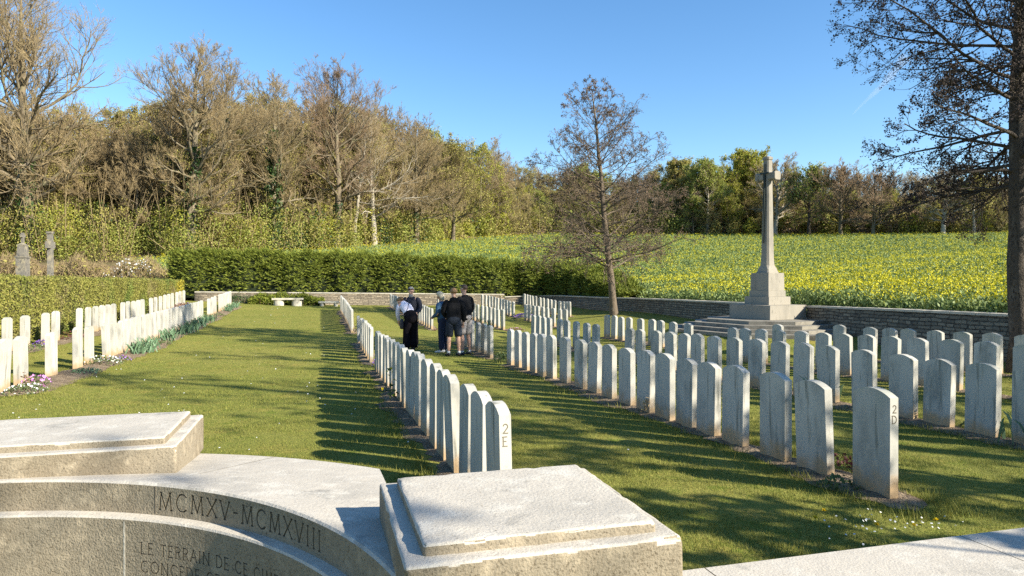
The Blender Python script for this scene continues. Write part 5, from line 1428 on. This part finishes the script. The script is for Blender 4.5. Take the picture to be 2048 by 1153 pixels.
for args in ((260000, 3.6, 8.5, 0.027, 0.0045, 91), (170000, 8.5, 15, 0.028, 0.007, 92), (110000, 15, 26, 0.030, 0.012, 93), (60000, 26, 46, 0.032, 0.02, 94)):
    acc.add(*blades(*args))
for args in ((150000, 3.6, 9, 0.085, 0.0055, 95, 0.5), (90000, 9, 18, 0.085, 0.009, 96, 0.35)):
    acc.add(*blades(*args))
o = acc.obj("grass", [M_BLADE]); tag(o, "short mown grass with longer tufts along the beds", "grass", kind="stuff")

# ---- daisies and dandelions in the lawn
def daisy_disc(C, r, g):
    n = len(C); k = 7; V = []; az = np.arange(k) * 2 * math.pi / k
    nn = norm(g.normal(0, 0.3, (n, 3)) + np.array([0, -0.25, 1])); a = norm(np.cross(nn, np.array([1.0, 0.1, 0]))); b = np.cross(nn, a)
    ring = C[:, None] + r[:, None, None] * (a[:, None] * np.cos(az)[None, :, None] + b[:, None] * np.sin(az)[None, :, None])
    V = np.concatenate([ring, (C + nn * (r * 0.25)[:, None])[:, None]], 1).reshape(-1, 3)
    base = np.arange(n)[:, None] * (k + 1)
    F = np.concatenate([base + np.array([[i, (i + 1) % k, k]]) for i in range(k)])
    return V, F
n = 420
px_ = g.uniform(-20, 660, n); d_ = 6 + 36 * g.uniform(0, 1, n) ** 1.3
cl = np.sin(px_ * 0.02 + 1) * np.sin(d_ * 0.8) + g.normal(0, 0.5, n) > 0.25
px_, d_ = px_[cl], d_[cl]
px2 = np.concatenate([g.normal(1760, 75, 46), g.uniform(700, 1000, 14), g.uniform(1050, 1700, 10)]); d2_ = np.concatenate([g.normal(4.55, 0.16, 46), g.uniform(6, 14, 14), g.uniform(5, 14, 10)])
px_ = np.concatenate([px_, px2]); d_ = np.concatenate([d_, d2_])
x_ = px2x(px_, d_); u_, v_ = xy2uv(x_, d_)
k = (v_ > -4.0) & ~in_bed(u_, v_) & (u_ > 2.7); x_, d_, u_, v_ = x_[k], d_[k], u_[k], v_[k]
C = np.c_[x_, d_, lawn_uv(u_, v_) + 0.045]
V, F = daisy_disc(C, np.where(d_ < 6, 0.0075, 0.008 + d_ * 0.0002) * g.uniform(0.7, 1.2, len(C)), g)
st = np.stack([C - np.array([0, 0, 0.05]), C - np.array([0, 0, 0.002])], 1)
acc = Acc(); acc.add(V, F, 0)
o = acc.obj("daisies", [M_WHITEP]); tag(o, "tiny white daisies sprinkled over the lawn", "daisies", kind="stuff")
for k, (px, d) in enumerate([(1632, 4.62), (1650, 4.78), (1757, 4.50), (1831, 4.50), (1875, 4.62)]):
    x = px2x(px, d); z = float(lawn_z(x, d))
    root = empty("dandelion", (x, d, z)); tag(root, "yellow dandelion in the shaded grass close to the pale coping", "dandelion", "dandelions near the pale coping")
    gg = np.random.default_rng(k)
    m = 46; a = gg.uniform(0, 6.28, m); el = gg.uniform(0.15, 1.3, m)
    dr = np.c_[np.cos(a) * np.cos(el), np.sin(a) * np.cos(el), np.sin(el)]; s = norm(np.cross(dr, rdir(gg, m)))
    V, F = leafcards(np.array([0, 0, 0.05]) + dr * 0.010, s * 0.0028, dr * 0.011); npmesh("blossoms", V, [F], M_YELLOWP, root)
    V, F = tubes(np.array([[[0, 0, -0.01], [0.002, 0, 0.025], [0, 0, 0.05]]]), np.array([[0.002, 0.002, 0.003]]), 5); npmesh("stem", V, [F], M_PLANT, root)

# ================================================================== PEOPLE
def loft(path, rx, ry, right, k=16):
    """closed tube of ellipses; right = local x of every ring"""
    P = np.array(path, float); n = len(P)
    T = np.gradient(P, axis=0); T = norm(T)
    right = np.array(right, float)
    if right.ndim == 1: right = np.tile(right, (n, 1))
    X_ = norm(right - (right * T).sum(1, keepdims=True) * T); Y_ = np.cross(T, X_)
    ph = np.arange(k) * 2 * math.pi / k
    V = P[:, None] + X_[:, None] * (np.array(rx)[:, None] * np.cos(ph)[None])[..., None] + Y_[:, None] * (np.array(ry)[:, None] * np.sin(ph)[None])[..., None]
    V = np.concatenate([V.reshape(-1, 3), P[:1], P[-1:]])
    F = []
    for i in range(n - 1):
        for j in range(k):
            F.append((i * k + j, i * k + (j + 1) % k, (i + 1) * k + (j + 1) % k, (i + 1) * k + j))
    for j in range(k):
        F.append(((j + 1) % k, j, n * k, n * k)); F.append(((n - 1) * k + j, (n - 1) * k + (j + 1) % k, n * k + 1, n * k + 1))
    return V, F
def cloth(name, pieces, m, parent, sub=1):
    bm = bmesh.new()
    for V, F in pieces:
        vv = [bm.verts.new(p) for p in V]
        for f in F:
            f = list(dict.fromkeys(f))
            if len(f) >= 3: bm.faces.new([vv[i] for i in f])
    bmesh.ops.recalc_face_normals(bm, faces=bm.faces)
    me = bpy.data.meshes.new(name); bm.to_mesh(me); bm.free()
    o = bpy.data.objects.new(name, me); COL.objects.link(o); o.parent = parent
    me.materials.append(m)
    me.polygons.foreach_set("use_smooth", np.ones(len(me.polygons), bool))
    md = o.modifiers.new("smooth", 'SUBSURF'); md.levels = sub; md.render_levels = sub
    return o
def limb(a, b, c, r, k=12, bulge=0.0):
    """tube through three joints with radii r (list of 5)"""
    a, b, c = map(np.array, (a, b, c))
    P = [a, (a + b) / 2, b, (b + c) / 2, c]
    return loft(P, r, r, norm(np.cross(c - a, np.array([0.31, 0.93, 0.2])) + 1e-6), k)
def skin_body(name, verts, edges, rad, m, parent):
    me = bpy.data.meshes.new(name + "_cage"); me.from_pydata([tuple(v) for v in verts], edges, []); me.update()
    o = bpy.data.objects.new(name + "_cage", me); COL.objects.link(o)
    md = o.modifiers.new("skin", 'SKIN'); md.use_smooth_shade = True; md.branch_smoothing = 0.6
    sv = me.skin_vertices[0].data
    for i, r in enumerate(rad): sv[i].radius = (r, r) if not isinstance(r, tuple) else r
    for i in range(len(verts)): sv[i].use_root = (i == 0)
    s2 = o.modifiers.new("sub", 'SUBSURF'); s2.levels = 2; s2.render_levels = 2
    dg = bpy.context.evaluated_depsgraph_get(); dg.update()
    nm = bpy.data.meshes.new_from_object(o.evaluated_get(dg))
    bpy.data.objects.remove(o)
    nm.name = name; nm.materials.clear(); nm.materials.append(m)
    nm.polygons.foreach_set("use_smooth", np.ones(len(nm.polygons), bool))
    ob = bpy.data.objects.new(name, nm); COL.objects.link(ob); ob.parent = parent
    return ob
def lerp(a, b, t): return tuple(np.array(a) * (1 - t) + np.array(b) * t)
def person(px, d, head, label, J, build, cat="person"):
    """J: joints in metres, x right of the person, y forward, z up"""
    x = px2x(px, d); z = float(lawn_z(x, d)) + 0.004
    root = empty("person", (x, d, z), head); tag(root, label, cat)
    V, E, R = [], [], []
    def add(p, r, par=None):
        V.append(np.array(p, float)); R.append(r)
        if par is not None: E.append((par, len(V) - 1))
        return len(V) - 1
    b = build
    pel = add(J['pelvis'], 0.10 * b); sp = add(J['waist'], 0.11 * b, pel); ch = add(J['chest'], 0.125 * b, sp); nb = add(J['neckbase'], 0.075 * b, ch)
    nk = add(J['neck'], 0.054, nb)
    hd = np.array(J['head']); hf = norm(np.array(J['face'], float)); hu = norm(np.array(J['up'], float)); hu = norm(hu - (hu @ hf) * hf); hr_ = np.cross(hf, hu)
    h1 = add(hd - hu * 0.05 + hf * 0.015, 0.072, nk); h2 = add(hd + hu * 0.02, 0.091, h1); h3 = add(hd + hu * 0.078 - hf * 0.005, 0.076, h2)
    chn = add(hd - hu * 0.085 + hf * 0.062, 0.034, h1); nose = add(hd - hu * 0.012 + hf * 0.106, 0.014, h2)
    for s in (-1, 1): add(hd + hr_ * s * 0.096 - hu * 0.005 - hf * 0.01, 0.017, h2)
    for s, S in ((-1, 'L'), (1, 'R')):
        shd = add(J['sh' + S], 0.062 * b, ch); el = add(J['el' + S], 0.043 * b, shd); wr = add(J['wr' + S], 0.028, el)
        w_ = np.array(J['wr' + S]); e_ = np.array(J['el' + S]); fd = norm(w_ - e_); fd = norm(fd + np.array(J.get('hand' + S, (0, 0, 0)), float))
        sd = norm(np.cross(fd, np.array([0.2 * s, 0.3, 1.0]))) ; nrm = norm(np.cross(fd, sd))
        palm = add(w_ + fd * 0.055, 0.030, wr)
        for q_, (off, ln) in enumerate(((-0.027, 0.062), (-0.009, 0.075), (0.009, 0.072), (0.027, 0.055))):
            f1 = add(w_ + fd * 0.092 + sd * off, 0.010, palm); f2 = add(w_ + fd * (0.092 + ln * 0.55) + sd * off * 1.1 + nrm * 0.010, 0.0088, f1); add(w_ + fd * (0.092 + ln * 0.9) + sd * off * 1.1 + nrm * 0.030, 0.0075, f2)
        t1 = add(w_ + fd * 0.035 - sd * 0.040, 0.012, palm); add(w_ + fd * 0.075 - sd * 0.056, 0.009, t1)
        hp = add(J['hip' + S], 0.058 * b, pel); kn = add(J['kn' + S], 0.058 * b, hp)
        cf = add(np.array(J['kn' + S]) * 0.66 + np.array(J['an' + S]) * 0.34 + np.array([0, -0.018, 0]), 0.058 * b, kn)
        an = add(J['an' + S], 0.038, cf); td = np.array(J.get('toe' + S, (0.03 * s, 1, 0)), float); td = td / np.linalg.norm(td)
        add(np.array(J['an' + S]) + td * 0.13 + np.array([0, 0, -0.045]), 0.034, an)
    skin_body("body", V, E, R, M_SKIN, root)
    # eyes
    bm = bmesh.new()
    for s in (-1, 1):
        bmesh.ops.create_uvsphere(bm, u_segments=8, v_segments=6, radius=0.010, matrix=Matrix.Translation(Vector(hd + hu * 0.012 + hf * 0.086 + hr_ * s * 0.033)))
    bmobj("eyes", bm, M_GLASSES, root, smooth=True)
    return root, hd, hf, hu, hr_
def hair(root, hd, hf, hu, hr_, m, back=0.0, thick=0.012, front=0.35, name="hair"):
    """cap of hair round the skull; back = extra length down the back and sides"""
    bm = bmesh.new()
    bmesh.ops.create_uvsphere(bm, u_segments=20, v_segments=14, radius=1.0)
    dead = []
    for v in bm.verts:
        X_, Y_, Z_ = v.co.x, v.co.y, v.co.z       # local: x right, y forward, z up
        keep = (Z_ > 0.42) or (Y_ < front - 0.55 and Z_ > -0.55) or (abs(X_) > 0.55 and Y_ < 0.12 and Z_ > -0.1) or back > 0.05 and Y_ < 0.1
        if Y_ > 0.45 and Z_ < 0.66: keep = False
        if not keep: dead.append(v)
        z2 = Z_ * (0.098 + thick) if Z_ > 0 else Z_ * (0.085 + back)
        wob = 1 + 0.04 * math.sin(X_ * 9 + Z_ * 7) * math.cos(Y_ * 8)
        p = hd + hu * 0.028 + hr_ * X_ * (0.089 + thick) * wob + hf * (Y_ * (0.104 + thick) - 0.008) * wob + hu * z2
        if Z_ < 0 and back > 0.05: p = p - hf * 0.01
        v.co = Vector(p)
    bmesh.ops.delete(bm, geom=dead, context='VERTS')
    o = bmobj(name, bm, m, root, smooth=True)
    md = o.modifiers.new("thickness", 'SOLIDIFY'); md.thickness = 0.014; md.offset = -1
    return o
def shoe(root, an, td, m, name="shoe"):
    td = norm(np.array(td, float)); an = np.array(an)
    P = [an + td * -0.075 + np.array([0, 0, -0.035]), an + td * -0.06 + np.array([0, 0, -0.03]), an + td * 0.0 + np.array([0, 0, -0.022]), an + td * 0.10 + np.array([0, 0, -0.042]), an + td * 0.18 + np.array([0, 0, -0.052]), an + td * 0.205 + np.array([0, 0, -0.056])]
    sd = np.cross(td, np.array([0, 0, 1.0]))
    cloth(name, [loft(P, [0.02, 0.036, 0.042, 0.048, 0.040, 0.015], [0.02, 0.042, 0.052, 0.036, 0.026, 0.010], sd, 12)], m, root, 1)
def standing(H, lean=(0, 0), stance=0.11, look=(0, 1, -0.15)):
    J = dict(pelvis=(0, 0, 0.53 * H), waist=(lean[0] * 0.3, lean[1] * 0.3, 0.62 * H), chest=(lean[0] * 0.7, lean[1] * 0.7, 0.735 * H), neckbase=(lean[0], lean[1], 0.825 * H), neck=(lean[0] * 1.1, lean[1] * 1.1 + 0.01, 0.86 * H), head=(lean[0] * 1.2, lean[1] * 1.2 + 0.03, 0.93 * H), face=look, up=(0, 0, 1))
    for s, S in ((-1, 'L'), (1, 'R')):
        J['sh' + S] = (s * 0.108 * H + lean[0] * 0.9, lean[1] * 0.9, 0.805 * H)
        J['hip' + S] = (s * 0.052 * H, 0, 0.50 * H); J['kn' + S] = (s * stance * 0.9, 0.02, 0.275 * H); J['an' + S] = (s * stance, -0.02, 0.075)
        J['toe' + S] = (s * 0.3, 1, 0)
    return J
def trousers(root, J, H, m, waist_r=(0.155, 0.115), leg=(0.10, 0.085, 0.075, 0.075, 0.085), short=False, name="trousers", hem=0.04):
    pel = np.array(J['pelvis']); ws = np.array(J['waist'])
    P = [pel + (ws - pel) * -0.9, pel + (ws - pel) * -0.6, pel, pel + (ws - pel) * 0.5, ws * 0.75 + pel * 0.25, ws]
    pieces = [loft(P, [waist_r[0] * k for k in (0.55, 0.98, 1.08, 1.04, 0.97, 0.93)], [waist_r[1] * k for k in (0.55, 1.0, 1.12, 1.06, 0.98, 0.95)], (1, 0, 0))]
    for S in 'LR':
        hp = np.array(J['hip' + S]); kn = np.array(J['kn' + S]); an = np.array(J['an' + S])
        if short:
            e = kn + (hp - kn) * 0.02
            pieces.append(loft([hp + (hp - kn) * 0.08, hp * 0.7 + kn * 0.3, hp * 0.4 + kn * 0.6, e, e + (hp - e) * 0.01], [leg[0], leg[1], leg[2], leg[3], leg[3] * 0.7], [leg[0], leg[1], leg[2], leg[3], leg[3] * 0.7], (1, 0, 0), 12))
        else:
            e = an + np.array([0, 0, hem - 0.05]); mid = (kn + e) / 2
            pieces.append(loft([hp + (hp - kn) * 0.08, hp * 0.6 + kn * 0.4, kn, mid, e, e + np.array([0, 0, 0.004])], [leg[0], leg[1], leg[2], leg[3], leg[4], leg[4] * 0.6], [leg[0], leg[1], leg[2], leg[3] * 1.05, leg[4] * 1.15, leg[4] * 0.6], (1, 0, 0), 12))
    return cloth(name, pieces, m, root, 1)
def top(root, J, m, wid, dep, hem=-0.02, sleeve=(0.075, 0.066, 0.058, 0.05, 0.042), name="jacket", collar=0.07, short_at=None):
    pel, ws, chs, nb, nk = [np.array(J[k]) for k in ('pelvis', 'waist', 'chest', 'neckbase', 'neck')]
    up = norm(ws - pel); sh = (np.array(J['shL']) + np.array(J['shR'])) / 2
    right = norm(np.array(J['shR']) - np.array(J['shL']))
    P = [pel + up * hem, pel + up * (hem + 0.012), pel * 0.4 + ws * 0.6, ws * 0.6 + chs * 0.4, chs, chs * 0.35 + sh * 0.65, sh + (nb - sh) * 0.35, nb * 0.75 + nk * 0.25, nb * 0.4 + nk * 0.6]
    rx = [wid * 0.80, wid * 0.92, wid * 0.90, wid * 0.92, wid * 1.0, wid * 0.98, wid * 0.70, collar * 1.15, collar * 0.95]
    ry = [dep * 0.85, dep * 0.98, dep * 0.96, dep * 0.98, dep * 1.0, dep * 0.86, dep * 0.62, collar * 1.1, collar * 0.9]
    pieces = [loft(P, rx, ry, right)]
    for S in 'LR':
        s_, e_, w_ = [np.array(J[k + S]) for k in ('sh', 'el', 'wr')]
        inn = s_ + (sh - s_) * 0.30
        Pp = [inn, s_ + (e_ - s_) * 0.06, s_ * 0.55 + e_ * 0.45, e_, e_ * 0.45 + w_ * 0.55, w_, w_ + (e_ - w_) * 0.02]
        r_ = [sleeve[0] * 0.8, sleeve[0], sleeve[1], sleeve[2], sleeve[3], sleeve[4], sleeve[4] * 0.7]
        pieces.append(loft(Pp, r_, r_, norm(np.cross(w_ - s_, np.array([0.3, 0.8, 0.15]))), 12))
    return cloth(name, pieces, m, root, 1)

# -- woman bending forward in a white top
J = dict(pelvis=(0, -0.06, 0.88), waist=(0, 0.05, 1.03), chest=(0, 0.22, 1.17), neckbase=(0, 0.36, 1.27), neck=(0, 0.42, 1.29), head=(0, 0.53, 1.30), face=(0, 0.55, -0.83), up=(0, 0.83, 0.55),
         shL=(-0.17, 0.32, 1.22), shR=(0.17, 0.32, 1.22), elL=(-0.19, 0.36, 0.97), elR=(0.20, 0.36, 0.98), wrL=(-0.10, 0.44, 0.78), wrR=(0.12, 0.46, 0.78),
         hipL=(-0.09, -0.06, 0.83), hipR=(0.09, -0.06, 0.83), knL=(-0.12, 0.00, 0.46), knR=(0.10, 0.02, 0.46), anL=(-0.13, -0.04, 0.075), anR=(0.10, -0.02, 0.075), toeL=(-0.2, 1, 0), toeR=(0.2, 1, 0))
H1 = math.radians(38)
r, hd, hf, hu, hr_ = person(820, 18.75, H1, "woman bending over in white long sleeved top and black trousers with shoulder bag", J, 0.98)
trousers(r, J, 1.65, M_BLACK2, (0.185, 0.165), (0.125, 0.115, 0.095, 0.095, 0.115))
top(r, J, M_WHITECL, 0.185, 0.135, 0.10, name="white_top", collar=0.075)
hair(r, hd, hf, hu, hr_, M_HAIR_BROWN, 0.02, 0.016)
bm = bmesh.new(); bmesh.ops.create_uvsphere(bm, u_segments=12, v_segments=8, radius=0.062, matrix=Matrix.Translation(Vector(hd - hf * 0.10 + hu * 0.02))); bmobj("hair_bun", bm, M_HAIR_BROWN, r, smooth=True)
bg_pts = [np.array(p) for p in ((0.13, 0.36, 1.33), (0.10, 0.22, 1.33), (0.02, 0.10, 1.24), (-0.10, -0.03, 1.10), (-0.19, -0.06, 0.96), (-0.215, 0.02, 0.84))]
cloth("bag_strap", [loft(bg_pts, [0.018] * 6, [0.008] * 6, (0.5, 0.5, 0.3), 8)], M_STRAP, r, 1)
cloth("shoulder_bag", [loft([(-0.23, 0.03, 0.86), (-0.23, 0.03, 0.84), (-0.235, 0.035, 0.72), (-0.235, 0.035, 0.60), (-0.235, 0.035, 0.585)], [0.05, 0.10, 0.115, 0.115, 0.08], [0.02, 0.04, 0.05, 0.05, 0.03], (0.2, 1, 0), 12)], M_STRAP, r, 1)
for S in 'LR': shoe(r, J['an' + S], J['toe' + S], M_SHOE_D)
# -- older man in a dark jacket, facing the camera and looking down
J = standing(1.72, (0, 0.05), 0.12, (0.05, 0.90, -0.43)); J['up'] = (0, 0.43, 0.90)
J.update(elL=(-0.29, 0.10, 1.12), wrL=(-0.20, 0.30, 0.99), elR=(0.29, 0.10, 1.12), wrR=(0.17, 0.32, 1.00))
r, hd, hf, hu, hr_ = person(823, 19.75, math.radians(178), "grey haired older man in dark jacket looking down behind the bending woman", J, 1.06)
trousers(r, J, 1.72, M_BLACK2, (0.175, 0.13), (0.105, 0.095, 0.085, 0.082, 0.088))
top(r, J, M_NAVYJ, 0.215, 0.15, -0.12, (0.088, 0.078, 0.066, 0.058, 0.05), name="dark_jacket", collar=0.085)
cloth("shirt_collar", [loft([np.array(J['neckbase']) + (0, 0.035, 0.0), np.array(J['neck']) + (0, 0.035, 0.02), np.array(J['neck']) + (0, 0.03, 0.035)], [0.07, 0.064, 0.06], [0.06, 0.055, 0.05], (1, 0, 0), 12)], M_GREYSH, r, 1)
hair(r, hd, hf, hu, hr_, M_HAIR_GREY, 0.0, 0.006, 0.30)
for S in 'LR': shoe(r, J['an' + S], J['toe' + S], M_SHOE_D)
# -- woman with pale blond bob in denim jacket, turned left
J = standing(1.62, (0, 0.05), 0.09, (0.05, 0.85, -0.52)); J['up'] = (0, 0.5, 0.85)
J.update(elL=(-0.27, 0.02, 1.04), wrL=(-0.12, 0.24, 0.96), elR=(0.27, 0.02, 1.04), wrR=(0.13, 0.25, 0.96))
r, hd, hf, hu, hr_ = person(886, 18.55, math.radians(68), "woman with pale bobbed hair in blue denim jacket and navy trousers", J, 0.95)
trousers(r, J, 1.62, M_NAVY, (0.165, 0.14), (0.105, 0.095, 0.082, 0.078, 0.088))
top(r, J, M_DENIM, 0.19, 0.15, 0.0, (0.08, 0.07, 0.06, 0.054, 0.046), name="denim_jacket", collar=0.08)
hair(r, hd, hf, hu, hr_, M_HAIR_BLOND, 0.09, 0.012)
for S in 'LR': shoe(r, J['an' + S], J['toe' + S], M_SHOE_W)
# -- young man in black hoodie and dark shorts, back to the camera
J = standing(1.74, (0.0, 0.03), 0.135, (-0.25, 1, -0.2))
J.update(elL=(-0.285, 0.03, 1.12), wrL=(-0.17, 0.26, 0.98), elR=(0.285, -0.01, 1.11), wrR=(0.255, 0.08, 0.87))
r, hd, hf, hu, hr_ = person(907.5, 17.75, math.radians(8), "young man seen from behind in black hooded top and dark navy shorts", J, 0.98)
trousers(r, J, 1.74, M_NAVYSH, (0.18, 0.135), (0.115, 0.112, 0.108, 0.108, 0.1), True, "shorts")
top(r, J, M_BLACK, 0.215, 0.145, -0.04, (0.09, 0.08, 0.07, 0.06, 0.048), name="hoodie", collar=0.085)
nb = np.array(J['neckbase'])
cloth("hood", [loft([nb + (0, -0.02, -0.09), nb + (0, -0.085, -0.05), nb + (0, -0.095, 0.005), nb + (0, -0.045, 0.045), nb + (0, 0.0, 0.05)], [0.05, 0.115, 0.125, 0.105, 0.06], [0.02, 0.05, 0.06, 0.05, 0.03], (1, 0, 0), 14)], M_BLACK, r, 1)
hair(r, hd, hf, hu, hr_, M_HAIR_BROWN, 0.005, 0.010)
for S in 'LR':
    shoe(r, J['an' + S], J['toe' + S], M_SHOE_D)
    a_ = np.array(J['an' + S]); cloth("sock", [loft([a_ + (0, 0, -0.02), a_ + (0, 0, 0.03), a_ + (0, 0, 0.055), a_ + (0, 0, 0.058)], [0.042, 0.044, 0.045, 0.03], [0.045, 0.046, 0.047, 0.03], (1, 0, 0), 12)], M_SHOE_W, r, 1)
# -- tall man in black jacket and grey shorts with sunglasses on his head
J = standing(1.86, (0.0, 0.03), 0.14, (-0.3, 0.95, -0.12))
J.update(elL=(-0.31, 0.02, 1.19), wrL=(-0.20, 0.22, 1.03), elR=(0.31, 0.02, 1.19), wrR=(0.23, 0.22, 1.02))
r, hd, hf, hu, hr_ = person(931, 18.15, math.radians(50), "tall man in black jacket and grey shorts with sunglasses pushed onto his head", J, 1.05)
trousers(r, J, 1.86, M_GREYSH, (0.185, 0.14), (0.12, 0.115, 0.112, 0.115, 0.1), True, "shorts")
top(r, J, M_BLACK, 0.225, 0.155, -0.08, (0.092, 0.082, 0.07, 0.06, 0.05), name="black_jacket", collar=0.09)
hair(r, hd, hf, hu, hr_, M_HAIR_DARK, 0.0, 0.004, 0.25)
bm = bmesh.new()
for s in (-1, 1):
    bmesh.ops.create_uvsphere(bm, u_segments=10, v_segments=6, radius=0.03, matrix=Matrix.Translation(Vector(hd + hu * 0.098 + hf * 0.068 + hr_ * s * 0.036)) @ Matrix.Diagonal((1, 0.5, 0.8, 1)))
bmobj("sunglasses", bm, M_GLASSES, r, smooth=True)
for S in 'LR':
    shoe(r, J['an' + S], J['toe' + S], M_SHOE_D)
    a_ = np.array(J['an' + S]); cloth("sock", [loft([a_ + (0, 0, -0.02), a_ + (0, 0, 0.03), a_ + (0, 0, 0.045), a_ + (0, 0, 0.048)], [0.042, 0.044, 0.045, 0.03], [0.045, 0.046, 0.047, 0.03], (1, 0, 0), 12)], M_SHOE_W, r, 1)
